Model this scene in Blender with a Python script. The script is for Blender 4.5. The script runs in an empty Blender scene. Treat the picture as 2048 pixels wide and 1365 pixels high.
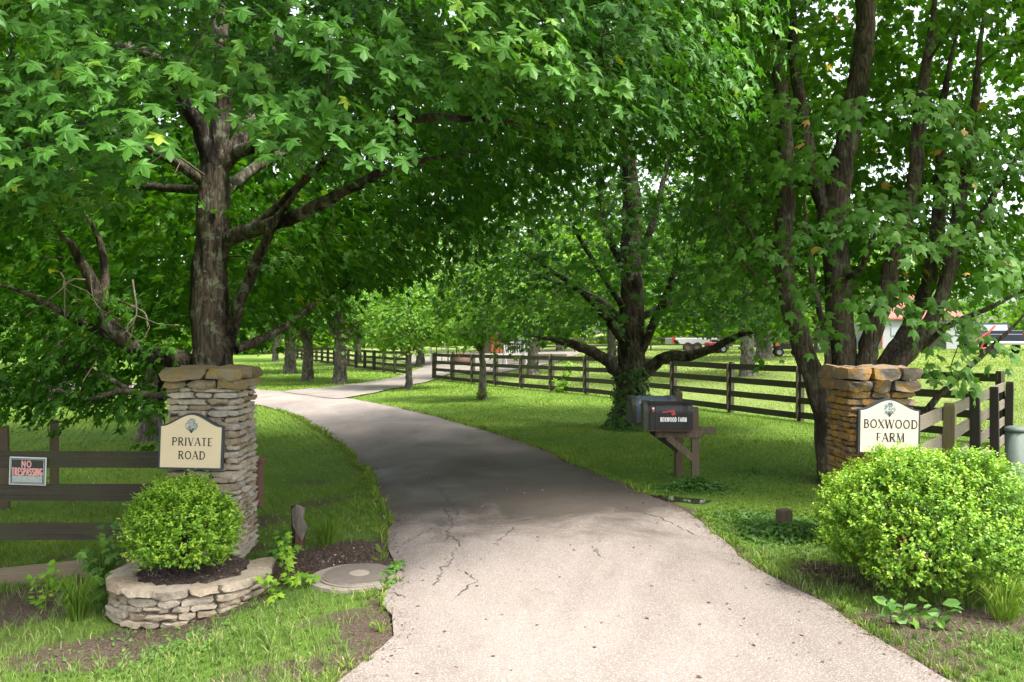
import bpy, math, random
import numpy as np
from mathutils import Vector, Matrix
rng = np.random.default_rng(7)
random.seed(7)
S = bpy.context.scene
COL = S.collection
# ------------------------------------------------------------------ camera, sky, sun, exposure
CAMZ, F, CU, CV = 1.9, 1593.0, 1024.0, 682.5
cam = bpy.data.objects.new('camera', bpy.data.cameras.new('camera'))
cam.data.sensor_width = 36.0
cam.data.lens = 36.0 * F / 2048.0
cam.data.clip_start, cam.data.clip_end = 0.05, 2000.0
cam.location = (0, 0, CAMZ)
cam.rotation_euler = (math.radians(90), 0, 0)
COL.objects.link(cam)
S.camera = cam
SUN_EL, SUN_AZ = math.radians(60), math.radians(120)      # azimuth clockwise from +Y: behind the camera, to its right
world = bpy.data.worlds.new('World'); S.world = world; world.use_nodes = True
wn = world.node_tree.nodes; wl = world.node_tree.links
bg = wn['Background']
sky = wn.new('ShaderNodeTexSky'); sky.sky_type = 'NISHITA'; sky.sun_disc = False
sky.sun_elevation = SUN_EL; sky.sun_rotation = SUN_AZ; sky.air_density = 1.0; sky.dust_density = 4.0; sky.ozone_density = 1.0
hsv = wn.new('ShaderNodeHueSaturation'); hsv.inputs['Saturation'].default_value = 0.3
wl.new(sky.outputs[0], hsv.inputs['Color']); wl.new(hsv.outputs[0], bg.inputs['Color'])
bg.inputs['Strength'].default_value = 0.15
sun = bpy.data.objects.new('sun', bpy.data.lights.new('sun', 'SUN'))
sun.data.energy = 2.2; sun.data.angle = math.radians(10); sun.data.color = (1.0, 0.95, 0.86)
sd = Vector((math.sin(SUN_AZ) * math.cos(SUN_EL), math.cos(SUN_AZ) * math.cos(SUN_EL), math.sin(SUN_EL)))
sun.rotation_euler = sd.to_track_quat('Z', 'Y').to_euler()
sun.location = sd * 40
COL.objects.link(sun)
S.view_settings.view_transform = 'Standard'; S.view_settings.look = 'None'
S.view_settings.gamma = 1.0; S.view_settings.use_curve_mapping = False
S.view_settings.exposure = 1.95
S.cycles.max_bounces = 8; S.cycles.diffuse_bounces = 4; S.cycles.transmission_bounces = 4; S.cycles.transparent_max_bounces = 4
S.cycles.caustics_reflective = False; S.cycles.caustics_refractive = False

# ------------------------------------------------------------------ helpers
def P(u, v, d):
    return np.array([(u - CU) / F * d, d, CAMZ - (v - CV) / F * d])
def sm(t):
    t = np.clip(t, 0, 1); return t * t * (3 - 2 * t)
def ground_z(x, y):
    x = np.asarray(x, float); y = np.asarray(y, float)
    dip = -0.21 * sm((-1.35 - x) / 1.4) - 0.16 * sm((-3.0 - x) / 2.2)
    z = dip * sm((17 - y) / 8) * sm((y + 2) / 4)
    n = (x * 1.97 + y - 32.3) / 2.21
    z = z + 1.3 * (1 - np.exp(-np.maximum(0, n - 0.8) / 12.0))
    lawn = 0.10 * np.exp(-(((x - 1.5) / 4.5) ** 2 + ((y - 24) / 7.0) ** 2))
    z = z + lawn
    z = z + 0.012 * np.sin(x * 1.9 + 0.5) * np.sin(y * 1.6) * sm((np.abs(x) - 2.5) / 2)
    z = z + 2.2 * sm((y - 70) / 110)
    return z
def gz(x, y): return float(ground_z(x, y))

def noise3(p, f, seed):
    r = np.random.default_rng(seed); s_ = np.zeros(len(p))
    for _ in range(6):
        k = r.normal(0, f, 3); s_ += np.sin(p @ k + r.uniform(0, 6.28))
    return s_ / 6

class Nodes:
    def __init__(s, name):
        s.m = bpy.data.materials.new(name); s.m.use_nodes = True
        s.t = s.m.node_tree; s.n = s.t.nodes; s.l = s.t.links
        s.b = s.n['Principled BSDF']; s.out = s.n['Material Output']
        s.tc = s.n.new('ShaderNodeTexCoord')
        s.gen = s.tc.outputs['Object']
    def world(s):
        g = s.n.new('ShaderNodeNewGeometry'); return g.outputs['Position']
    def mapv(s, vec, scale=(1, 1, 1), loc=(0, 0, 0)):
        m = s.n.new('ShaderNodeMapping'); s.l.new(vec, m.inputs[0])
        m.inputs['Scale'].default_value = scale; m.inputs['Location'].default_value = loc
        return m.outputs[0]
    def noise(s, vec, scale, detail=4, rough=0.55, dist=0.0):
        n = s.n.new('ShaderNodeTexNoise'); s.l.new(vec, n.inputs['Vector'])
        n.inputs['Scale'].default_value = scale; n.inputs['Detail'].default_value = detail
        n.inputs['Roughness'].default_value = rough; n.inputs['Distortion'].default_value = dist
        return n.outputs['Fac']
    def vor(s, vec, scale, feat='F1', out='Distance'):
        n = s.n.new('ShaderNodeTexVoronoi'); n.feature = feat; s.l.new(vec, n.inputs['Vector'])
        n.inputs['Scale'].default_value = scale
        return n.outputs[out]
    def ramp(s, fac, stops):
        r = s.n.new('ShaderNodeValToRGB'); s.l.new(fac, r.inputs[0])
        e = r.color_ramp.elements
        while len(e) < len(stops): e.new(0.5)
        for i, (p, c) in enumerate(stops):
            e[i].position = p
            e[i].color = (c, c, c, 1) if not hasattr(c, '__len__') else (*c, 1)
        return r.outputs[0]
    def mix(s, fac, a, b, mode='MIX'):
        m = s.n.new('ShaderNodeMix'); m.data_type = 'RGBA'; m.blend_type = mode
        for i, v in ((0, fac), (6, a), (7, b)):
            if hasattr(v, 'links'): s.l.new(v, m.inputs[i])
            elif i == 0: m.inputs[0].default_value = v
            else: m.inputs[i].default_value = (*v, 1)
        return m.outputs[2]
    def math(s, op, a, b=0.0, c=None):
        m = s.n.new('ShaderNodeMath'); m.operation = op
        for i, v in enumerate((a, b) if c is None else (a, b, c)):
            if hasattr(v, 'links'): s.l.new(v, m.inputs[i])
            else: m.inputs[i].default_value = v
        return m.outputs[0]
    def attr(s, name):
        a = s.n.new('ShaderNodeAttribute'); a.attribute_name = name; return a.outputs['Fac']
    def rand(s):
        o = s.n.new('ShaderNodeObjectInfo'); return o.outputs['Random']
    def bump(s, h, strength=0.5, dist=0.02):
        b = s.n.new('ShaderNodeBump'); b.inputs['Strength'].default_value = strength
        b.inputs['Distance'].default_value = dist; s.l.new(h, b.inputs['Height'])
        s.l.new(b.outputs[0], s.b.inputs['Normal']); return b.outputs[0]
    def col(s, c):
        if hasattr(c, 'links'): s.l.new(c, s.b.inputs['Base Color'])
        else: s.b.inputs['Base Color'].default_value = (*c, 1)
    def rough(s, r):
        if hasattr(r, 'links'): s.l.new(r, s.b.inputs['Roughness'])
        else: s.b.inputs['Roughness'].default_value = r
    def spec(s, v): s.b.inputs['Specular IOR Level'].default_value = v

def leaf_mat(name, stops, trans, fac=0.38, rough=0.5, spec=0.25):
    k = Nodes(name)
    c = k.ramp(k.attr('tint'), stops)
    k.col(c); k.rough(rough); k.spec(spec)
    tr = k.n.new('ShaderNodeBsdfTranslucent')
    k.l.new(k.mix(1.0, c, trans, 'MULTIPLY'), tr.inputs['Color'])
    mx = k.n.new('ShaderNodeMixShader'); mx.inputs[0].default_value = fac
    k.l.new(k.b.outputs[0], mx.inputs[1]); k.l.new(tr.outputs[0], mx.inputs[2])
    k.l.new(mx.outputs[0], k.out.inputs[0])
    return k.m
def plain(name, c, rough=0.6, metal=0.0, var=0.15, scale=14.0, spec=0.4, bump=0.0):
    k = Nodes(name)
    n = k.noise(k.gen, scale, 4)
    k.col(k.mix(n, tuple(v * (1 - var) for v in c), tuple(min(1, v * (1 + var)) for v in c)))
    k.rough(rough); k.b.inputs['Metallic'].default_value = metal; k.spec(spec)
    if bump: k.bump(n, bump, 0.01)
    return k.m

def new_obj(name, me, mat=None, parent=None):
    o = bpy.data.objects.new(name, me); COL.objects.link(o)
    if mat is not None:
        if len(me.materials) == 0: me.materials.append(mat)
    if parent is not None: o.parent = parent
    return o
def tag(o, label=None, cat=None, group=None, kind=None):
    if label: o['label'] = label
    if cat: o['category'] = cat
    if group: o['group'] = group
    if kind: o['kind'] = kind
    return o
def thing(name, label, cat, loc=(0, 0, 0), rz=0.0, group=None):
    o = bpy.data.objects.new(name, None); COL.objects.link(o)
    o.empty_display_size = 0.2
    o.location = loc; o.rotation_euler = (0, 0, rz)
    return tag(o, label, cat, group)
def np_mesh(name, V, Fc, tint=None, smooth=False):
    """V (N,3) float, Fc (M,k) int"""
    me = bpy.data.meshes.new(name)
    V = np.asarray(V, np.float32); Fc = np.asarray(Fc, np.int32)
    k = Fc.shape[1]
    me.vertices.add(len(V)); me.vertices.foreach_set('co', V.ravel())
    me.loops.add(Fc.size); me.loops.foreach_set('vertex_index', Fc.ravel())
    me.polygons.add(len(Fc))
    me.polygons.foreach_set('loop_start', np.arange(0, Fc.size, k, dtype=np.int32))
    me.polygons.foreach_set('use_smooth', np.full(len(Fc), smooth))
    if tint is not None:
        a = me.attributes.new('tint', 'FLOAT', 'POINT'); a.data.foreach_set('value', np.asarray(tint, np.float32))
    me.update(calc_edges=True)
    return me
def mesh_py(name, V, Fc, smooth=False):
    me = bpy.data.meshes.new(name); me.from_pydata([tuple(map(float, v)) for v in V], [], [tuple(map(int, f)) for f in Fc])
    if smooth: me.polygons.foreach_set('use_smooth', np.full(len(me.polygons), True))
    me.update(); return me
class MB:
    """collects shapes for one mesh"""
    def __init__(s): s.V, s.F = [], []
    def add(s, V, Fc):
        o = len(s.V); s.V += [tuple(v) for v in V]; s.F += [tuple(i + o for i in f) for f in Fc]; return s
    def box(s, c, size, rz=0.0, bev=0.0, M=None):
        x, y, z = (v / 2 for v in size)
        b = min(bev, 0.45 * min(size))
        if b <= 0:
            V = [(-x, -y, -z), (x, -y, -z), (x, y, -z), (-x, y, -z), (-x, -y, z), (x, -y, z), (x, y, z), (-x, y, z)]
            Fc = [(0, 3, 2, 1), (4, 5, 6, 7), (0, 1, 5, 4), (1, 2, 6, 5), (2, 3, 7, 6), (3, 0, 4, 7)]
        else:
            V = []
            for zz, i in ((-z, b), (-z + b, 0), (z - b, 0), (z, b)):
                V += [(-x + i, -y + i, zz), (x - i, -y + i, zz), (x - i, y - i, zz), (-x + i, y - i, zz)]
            Fc = [(0, 3, 2, 1), (12, 13, 14, 15)]
            for r in range(3):
                for j in range(4):
                    Fc.append((r * 4 + j, r * 4 + (j + 1) % 4, r * 4 + 4 + (j + 1) % 4, r * 4 + 4 + j))
        m = M if M is not None else Matrix.Rotation(rz, 4, 'Z')
        V = [m @ Vector(v) + Vector(c) for v in V]
        return s.add(V, Fc)
    def bar(s, a, b, w, h, bev=0.0):
        a, b = Vector(a), Vector(b); d = b - a
        q = d.to_track_quat('X', 'Z').to_matrix().to_4x4()
        return s.box((a + b) / 2, (d.length, w, h), M=q, bev=bev)
    def tube(s, pts, rad, n=8, cap=True):
        V, Fc = tube_arrays(np.array(pts, float), np.full(len(pts), rad, float) if np.isscalar(rad) else np.array(rad, float), n)
        o = len(s.V); s.add(V, Fc)
        if cap:
            s.F.append(tuple(o + n - 1 - i for i in range(n))); s.F.append(tuple(o + len(V) - n + i for i in range(n)))
        return s
    def prism(s, outline, y0, y1):
        """outline in (x,z), extruded along y (y0 front, y1 back)"""
        n = len(outline)
        V = [(x, y0, z) for x, z in outline] + [(x, y1, z) for x, z in outline]
        Fc = [tuple(range(n)), tuple(range(2 * n - 1, n - 1, -1))]
        for i in range(n): Fc.append((i, i + n, (i + 1) % n + n, (i + 1) % n))
        return s.add(V, Fc)
    def build(s, name, mat, parent=None, smooth=False):
        return new_obj(name, mesh_py(name, s.V, s.F, smooth), mat, parent)

def resample(pts, step):
    pts = np.asarray(pts, float)
    n = len(pts)
    if n < 3:
        k = max(2, int(np.linalg.norm(pts[-1] - pts[0]) / step) + 1)
        t = np.linspace(0, 1, k)[:, None]; return pts[0] * (1 - t) + pts[-1] * t, np.linspace(0, n - 1, k)
    out, par = [], []
    ext = np.vstack([2 * pts[0] - pts[1], pts, 2 * pts[-1] - pts[-2]])
    for i in range(n - 1):
        p0, p1, p2, p3 = ext[i:i + 4]
        k = max(1, int(np.linalg.norm(p2 - p1) / step))
        for j in range(k):
            t = j / k
            out.append(0.5 * ((2 * p1) + (-p0 + p2) * t + (2 * p0 - 5 * p1 + 4 * p2 - p3) * t * t + (-p0 + 3 * p1 - 3 * p2 + p3) * t ** 3)); par.append(i + t)
    out.append(pts[-1]); par.append(n - 1)
    return np.array(out), np.array(par)
def tube_arrays(pts, rad, n, lump=0.0, seed=0):
    T = np.gradient(pts, axis=0); T /= np.linalg.norm(T, axis=1)[:, None] + 1e-9
    ref = np.array([1.0, 0.13, 0.07]) if abs(T[0, 0]) < 0.8 else np.array([0.1, 1.0, 0.1])
    U = ref - (T @ ref)[:, None] * T; U /= np.linalg.norm(U, axis=1)[:, None] + 1e-9
    W = np.cross(T, U)
    a = np.arange(n) * 2 * math.pi / n
    R = np.repeat(rad[:, None], n, 1)
    if lump > 0:
        s = np.arange(len(pts))[:, None] * 0.35
        R = R * (1 + lump * (0.5 * np.sin(3 * a[None] + s * 0.9 + seed) + 0.35 * np.sin(5 * a[None] - s * 1.3 + seed * 2) + 0.3 * np.sin(2 * a[None] + s * 2.1 + seed * 3)))
    V = pts[:, None] + R[..., None] * (np.cos(a)[None, :, None] * U[:, None] + np.sin(a)[None, :, None] * W[:, None])
    m = len(pts); i = np.arange(m - 1)[:, None] * n; j = np.arange(n)[None]
    Fc = np.stack([i + j, i + (j + 1) % n, i + n + (j + 1) % n, i + n + j], -1).reshape(-1, 4)
    return V.reshape(-1, 3), Fc

# ------------------------------------------------------------------ materials
M = {}
def mk_asphalt(name, stain=True):
    k = Nodes(name); w = k.world()
    big = k.noise(k.mapv(w, (1.0, 0.45, 1)), 0.55, 5, 0.6, 0.6)
    fine = k.noise(w, 75, 4, 0.8); agg = k.vor(w, 70)
    base = k.ramp(big, [(0.32, (0.125, 0.105, 0.092)), (0.5, (0.192, 0.164, 0.147)), (0.68, (0.26, 0.224, 0.198))])
    base = k.mix(k.ramp(agg, [(0.1, 0.45), (0.45, 0.0)]), base, (0.50, 0.46, 0.42))
    base = k.mix(k.ramp(fine, [(0.36, 0.65), (0.50, 0.0)]), base, (0.10, 0.085, 0.075))
    blot = k.noise(k.mapv(w, (1, 0.6, 1)), 2.3, 5, 0.65, 0.4)
    base = k.mix(k.ramp(blot, [(0.55, 0.0), (0.70, 0.45)]), base, (0.13, 0.105, 0.09))
    # wet asphalt plus tree shade painted into the drive's colour, starting at a ragged line
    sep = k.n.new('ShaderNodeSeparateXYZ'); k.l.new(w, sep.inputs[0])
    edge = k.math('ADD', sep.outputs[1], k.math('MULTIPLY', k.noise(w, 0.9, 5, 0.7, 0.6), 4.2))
    old = k.ramp(k.math('MULTIPLY_ADD', edge, 0.1, -0.75), [(0.20, 0.0), (0.34, 1.0)])  # near end of the wet, shade-painted stretch
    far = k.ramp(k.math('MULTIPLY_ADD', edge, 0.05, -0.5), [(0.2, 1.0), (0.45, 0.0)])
    damp_shade = k.math('MULTIPLY', old, far)
    base = k.mix(damp_shade, base, k.mix(0.86, base, (0.040, 0.031, 0.025)))
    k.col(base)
    k.rough(k.ramp(k.math('MULTIPLY', damp_shade, k.noise(w, 0.7, 3)), [(0.25, 0.95), (0.62, 0.55)])); k.spec(0.2)
    h = k.math('ADD', k.math('MULTIPLY', agg, 0.6), k.math('MULTIPLY', fine, 0.5))
    k.bump(h, 0.35, 0.01)
    return k.m
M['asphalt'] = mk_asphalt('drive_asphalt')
def mk_gravel():
    k = Nodes('gravel'); w = k.world()
    v = k.vor(w, 28); n = k.noise(w, 1.2, 4)
    c = k.ramp(n, [(0.3, (0.14, 0.12, 0.105)), (0.7, (0.21, 0.185, 0.16))])
    k.col(k.mix(k.ramp(v, [(0.0, 0.3), (0.5, 0.0)]), c, (0.14, 0.12, 0.10))); k.rough(0.95); k.bump(v, 0.4, 0.02); return k.m
M['gravel'] = mk_gravel()
def mk_ground():
    k = Nodes('lawn_ground'); w = k.world()
    n1 = k.noise(w, 0.35, 4); n2 = k.noise(w, 6, 4, 0.7); n3 = k.noise(w, 60, 3, 0.75)
    c = k.ramp(n1, [(0.3, (0.095, 0.185, 0.022)), (0.55, (0.14, 0.235, 0.030)), (0.75, (0.19, 0.27, 0.042))])
    fl_ = k.attr('field'); c = k.mix(k.math('MULTIPLY', fl_, .8), c, k.ramp(n1, [(.3, (0.17, 0.235, 0.06)), (.7, (0.27, 0.30, 0.10))]))
    c = k.mix(k.ramp(n3, [(0.35, 0.55), (0.62, 0.0)]), c, (0.035, 0.075, 0.012))
    c = k.mix(k.ramp(n2, [(0.58, 0.0), (0.8, 0.35)]), c, (0.22, 0.25, 0.07))
    soil = k.attr('tint')
    sc = k.ramp(k.noise(w, 45, 4, 0.75), [(0.3, (0.040, 0.028, 0.020)), (0.52, (0.105, 0.076, 0.056)), (0.72, (0.21, 0.165, 0.13))])
    fac = k.ramp(k.math('ADD', soil, k.math('MULTIPLY_ADD', k.noise(w, 7, 4, 0.65), 0.5, -0.25)), [(0.35, 0.0), (0.6, 1.0)])
    k.col(k.mix(fac, c, sc)); k.rough(0.95); k.spec(0.15)
    k.bump(k.math('ADD', n3, k.math('MULTIPLY', n2, 0.6)), 0.9, 0.05); return k.m
M['ground'] = mk_ground()
def mk_mulch():
    k = Nodes('mulch'); v = k.vor(k.mapv(k.world(), (55, 120, 60)), 1.0, out='Color'); n = k.noise(k.world(), 30, 4, 0.7)
    sx = k.n.new('ShaderNodeSeparateColor'); k.l.new(v, sx.inputs[0])
    k.col(k.ramp(sx.outputs[0], [(0.0, (0.022, 0.013, 0.010)), (0.6, (0.075, 0.048, 0.038)), (1.0, (0.15, 0.105, 0.085))])); k.rough(0.9)
    k.bump(k.math('ADD', sx.outputs[1], n), 0.8, 0.03); return k.m
M['mulch'] = mk_mulch()
def mk_stone(name, stops, lichen, lfac, l2=(0.45, 0.20, 0.03)):
    k = Nodes(name); w = k.world()
    base = k.ramp(k.rand(), stops)
    n = k.noise(w, 22, 5, 0.65); f = k.noise(w, 140, 3, 0.7)
    c = k.mix(k.ramp(n, [(0.3, 0.5), (0.6, 0.0)]), base, (0.16, 0.12, 0.085))
    c = k.mix(k.ramp(f, [(0.55, 0.0), (0.75, 0.5)]), c, (0.62, 0.58, 0.50))
    ln = k.noise(w, 9, 5, 0.7, 0.3)
    c = k.mix(k.ramp(ln, [(lfac, 0.0), (lfac + 0.09, 0.85)]), c, lichen)
    c = k.mix(k.ramp(k.noise(w, 15, 4, 0.6), [(lfac + 0.09, 0.0), (lfac + 0.16, 0.8)]), c, l2)
    k.col(c); k.rough(0.92); k.spec(0.2)
    k.bump(k.math('ADD', k.math('MULTIPLY', n, 1.6), k.math('MULTIPLY', f, 0.6)), 0.9, 0.02); return k.m
M['stone_pale'] = mk_stone('pale_ledge_stone', [(0, (0.25, 0.195, 0.13)), (0.35, (0.36, 0.30, 0.22)), (0.7, (0.45, 0.40, 0.32)), (1, (0.33, 0.31, 0.275))], (0.27, 0.19, 0.07), 0.59)
M['stone_cap'] = mk_stone('lichen_cap_stone', [(0, (0.20, 0.155, 0.09)), (1, (0.27, 0.22, 0.14))], (0.25, 0.18, 0.055), 0.50, (0.36, 0.22, 0.03))
M['stone_ochre'] = mk_stone('ochre_ledge_stone', [(0, (0.13, 0.085, 0.05)), (0.4, (0.20, 0.135, 0.07)), (0.75, (0.24, 0.175, 0.105)), (1, (0.17, 0.14, 0.115))], (0.37, 0.23, 0.045), 0.47, (0.42, 0.17, 0.02))
M['stone_cap_dark'] = mk_stone('dark_lichen_cap_stone', [(0, (0.13, 0.095, 0.065)), (0.5, (0.19, 0.15, 0.11)), (1, (0.16, 0.14, 0.12))], (0.30, 0.17, 0.03), 0.50, (0.38, 0.13, 0.015))
M['stone_tan'] = mk_stone('tan_planter_stone', [(0, (0.32, 0.245, 0.165)), (0.4, (0.42, 0.345, 0.25)), (0.8, (0.47, 0.405, 0.315)), (1, (0.36, 0.31, 0.24))], (0.28, 0.215, 0.12), 0.64)
M['mortar'] = plain('mortar', (0.13, 0.105, 0.08), 0.95, var=0.3, scale=30, bump=0.5)
def mk_wood(name, dark, light, grn, gf=0.5, axis=(2, 22, 22)):
    k = Nodes(name); g = k.mapv(k.gen, axis)
    r = k.rand()
    off = k.n.new('ShaderNodeVectorMath'); off.operation = 'ADD'; k.l.new(g, off.inputs[0])
    cm = k.n.new('ShaderNodeCombineXYZ'); k.l.new(k.math('MULTIPLY', r, 57.0), cm.inputs[0]); k.l.new(k.math('MULTIPLY', r, 31.0), cm.inputs[2]); k.l.new(cm.outputs[0], off.inputs[1])
    v = off.outputs[0]
    n = k.noise(v, 1.6, 6, 0.7, 0.4); fine = k.noise(k.mapv(v, (1, 4, 4)), 3.0, 4, 0.7)
    c = k.mix(k.ramp(n, [(0.32, 0.0), (0.68, 1.0)]), dark, light)
    c = k.mix(k.ramp(fine, [(0.3, 0.6), (0.5, 0.0)]), c, tuple(x * 0.35 for x in dark))
    c = k.mix(k.math('MULTIPLY', k.ramp(k.noise(k.world(), 3.5, 4, 0.6), [(0.42, 0.0), (0.62, 1.0)]), gf), c, grn)
    k.col(c); k.rough(0.85); k.spec(0.2); k.bump(fine, 0.5, 0.01); return k.m
M['fence_dark'] = mk_wood('dark_fence_wood', (0.026, 0.022, 0.017), (0.088, 0.076, 0.056), (0.062, 0.07, 0.026))
M['fence_grey'] = mk_wood('grey_fence_wood', (0.10, 0.082, 0.064), (0.24, 0.205, 0.165), (0.14, 0.13, 0.06), 0.35)
M['fence_black'] = mk_wood('blackened_post_wood', (0.014, 0.013, 0.012), (0.055, 0.048, 0.042), (0.04, 0.04, 0.02), 0.3, (22, 22, 2))
M['fence_mossy'] = mk_wood('mossy_post_wood', (0.10, 0.082, 0.045), (0.19, 0.155, 0.085), (0.13, 0.135, 0.035), 0.6, (22, 22, 2))
M['fence_new'] = mk_wood('bare_kick_board', (0.16, 0.12, 0.085), (0.28, 0.22, 0.155), (0.15, 0.14, 0.07), 0.3)
M['post_brown'] = mk_wood('brown_post_wood', (0.075, 0.055, 0.038), (0.17, 0.13, 0.092), (0.09, 0.09, 0.04), 0.4, (22, 22, 2))
def mk_bark(name, dark, light, lich, scale=1.0, dk=0.5):
    k = Nodes(name); w = k.gen
    g = k.mapv(w, (14 * scale, 14 * scale, 2.6 * scale))
    n = k.noise(g, 1.2, 6, 0.7, 0.7); v = k.vor(k.mapv(w, (11 * scale, 11 * scale, 2.2 * scale)), 1.4, 'DISTANCE_TO_EDGE'); f3 = k.noise(k.mapv(w, (40 * scale, 40 * scale, 9 * scale)), 1.0, 4, .7)
    c = k.mix(k.ramp(n, [(0.3, 0.0), (0.7, 1.0)]), dark, light)
    c = k.mix(k.ramp(k.math('ADD', v, k.math('MULTIPLY_ADD', n, 0.5, -0.25)), [(0.0, 0.55), (0.16, 0.0)]), c, tuple(x * 0.35 for x in dark))
    c = k.mix(k.ramp(k.noise(w, 5.5, 6, 0.75), [(0.53, 0.0), (0.60, 0.7)]), c, lich)
    c = k.mix(k.ramp(k.noise(k.mapv(w, (3.4, 3.4, 1.1)), 1.0, 5, 0.65), [(0.52, 0.0), (0.58, dk)]), c, (0.012, 0.010, 0.008))
    k.col(c); k.rough(0.93); k.spec(0.15)
    k.bump(k.math('ADD', k.math('ADD', k.math('MULTIPLY', n, 1.2), k.math('MULTIPLY', f3, .6)), k.ramp(v, [(0.0, 0.0), (0.3, 0.45)])), 0.9, 0.03); return k.m
M['bark_a'] = mk_bark('maple_bark_lichen', (0.040, 0.032, 0.023), (0.115, 0.095, 0.068), (0.19, 0.21, 0.15), 1.0, 0.93)
M['bark_b'] = mk_bark('dark_maple_bark', (0.04, 0.032, 0.025), (0.115, 0.095, 0.07), (0.15, 0.17, 0.11), 1.0, 0.8)
M['bark_c'] = mk_bark('brown_maple_bark', (0.06, 0.046, 0.035), (0.155, 0.12, 0.088), (0.17, 0.17, 0.11), 1.3, 0.6)
M['bark_far'] = mk_bark('far_tree_bark', (0.07, 0.058, 0.046), (0.19, 0.165, 0.13), (0.24, 0.25, 0.19), 0.8, 0.5)
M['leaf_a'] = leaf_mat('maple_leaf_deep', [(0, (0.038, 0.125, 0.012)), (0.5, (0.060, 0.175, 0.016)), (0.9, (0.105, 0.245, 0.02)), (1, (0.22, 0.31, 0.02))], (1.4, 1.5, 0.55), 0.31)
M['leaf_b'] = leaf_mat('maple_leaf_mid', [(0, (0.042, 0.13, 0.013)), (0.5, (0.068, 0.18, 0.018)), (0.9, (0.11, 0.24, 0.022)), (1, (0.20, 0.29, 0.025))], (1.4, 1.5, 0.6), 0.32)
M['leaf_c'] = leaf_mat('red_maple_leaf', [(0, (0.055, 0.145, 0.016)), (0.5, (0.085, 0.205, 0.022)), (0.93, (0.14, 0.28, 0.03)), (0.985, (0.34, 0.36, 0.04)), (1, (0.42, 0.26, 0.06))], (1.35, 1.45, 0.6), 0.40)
M['leaf_far'] = leaf_mat('sunny_leaf', [(0, (0.075, 0.18, 0.016)), (0.5, (0.125, 0.255, 0.022)), (1, (0.20, 0.34, 0.035))], (1.35, 1.4, 0.6), 0.42)
M['leaf_box'] = leaf_mat('boxwood_leaf', [(0, (0.040, 0.12, 0.010)), (0.4, (0.095, 0.22, 0.014)), (0.75, (0.20, 0.37, 0.022)), (1, (0.36, 0.48, 0.05))], (1.3, 1.35, 0.6), 0.28, 0.42, 0.4)
M['weed'] = leaf_mat('weed_leaf', [(0, (0.045, 0.115, 0.020)), (0.6, (0.08, 0.175, 0.028)), (1, (0.13, 0.25, 0.03))], (1.3, 1.4, 0.7), 0.3)
M['vine'] = leaf_mat('bright_vine_leaf', [(0, (0.10, 0.24, 0.018)), (1, (0.26, 0.40, 0.03))], (1.2, 1.3, 0.6), 0.35)
M['grass'] = leaf_mat('grass_blade', [(0, (0.070, 0.14, 0.018)), (0.5, (0.145, 0.235, 0.026)), (0.88, (0.21, 0.30, 0.05)), (1, (0.36, 0.33, 0.15))], (1.2, 1.25, 0.6), 0.32, 0.6, 0.15)

M['grass_rough'] = leaf_mat('rough_grass_blade', [(0, (0.070, 0.135, 0.030)), (0.5, (0.145, 0.225, 0.050)), (0.88, (0.23, 0.30, 0.085)), (1, (0.40, 0.36, 0.20))], (1.2, 1.25, 0.7), 0.32, 0.6, 0.15)
# ------------------------------------------------------------------ ground, driveway
DL = [(-7.0, -4.0), (-3.2, 1.0), (-1.35, 3.4), (-0.98, 4.43), (-0.78, 5.07), (-0.84, 5.5), (-0.98, 5.9), (-0.86, 6.3), (-0.98, 6.6), (-1.12, 7.3), (-1.26, 8.24), (-1.55, 9.53), (-1.98, 11.3), (-2.58, 13.3), (-4.1, 17.05), (-6.05, 21.2), (-7.9, 24.1), (-10.8, 27.0), (-15.5, 30.0), (-24, 33.5)]
DR = [(8.5, -4.0), (4.2, 1.0), (2.75, 3.4), (2.44, 4.43), (2.36, 4.98), (2.28, 5.5), (2.18, 6.02), (2.08, 6.5), (2.02, 7.0), (1.99, 7.43), (1.97, 8.3), (1.86, 9.2), (1.6, 10.0), (1.13, 11.5), (0.24, 14.6), (-1.45, 18.6), (-3.5, 22.8), (-5.6, 26.4), (-10.2, 31.3), (-22, 38.5)]
DLs, _ = resample([(x, y, 0) for x, y in DL], 0.25); DRs, _ = resample([(x, y, 0) for x, y in DR], 0.25)
def arc_resample(p, n):
    s = np.r_[0, np.cumsum(np.linalg.norm(np.diff(p, axis=0), axis=1))]; t = np.linspace(0, s[-1], n)
    return np.stack([np.interp(t, s, p[:, i]) for i in range(p.shape[1])], 1)
DLs, DRs = arc_resample(DLs, 260), arc_resample(DRs, 260)
jit = np.convolve(rng.normal(0, 0.05, 270), np.ones(3) / 3, 'same')
DLs[:, 0] += jit[:260] * 0.8; DRs[:, 0] += jit[10:270] * 0.8
def in_poly(px, py, poly):
    c = np.zeros(len(px), bool); n = len(poly); j = n - 1
    for i in range(n):
        xi, yi = poly[i]; xj, yj = poly[j]
        if yi != yj:
            m = ((yi > py) != (yj > py)) & (px < (xj - xi) * (py - yi) / (yj - yi) + xi); c ^= m
        j = i
    return c
DRIVE = [tuple(p[:2]) for p in DLs[::2]] + [tuple(p[:2]) for p in DRs[::-2]]
SL = [(-5.6, 25.6), (-5.0, 28.5), (-4.5, 32.5), (-3.9, 36.7), (-3.6, 42), (-1.5, 50)]
SR = [(-8.6, 29.6), (-7.6, 32), (-6.7, 35.4), (-6.0, 40.6), (-6.0, 46), (-5.0, 55)]
SLs, SRs = arc_resample(np.array(SL), 60), arc_resample(np.array(SR), 60)
SIDE = [tuple(p) for p in SLs] + [tuple(p) for p in SRs[::-1]]
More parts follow.
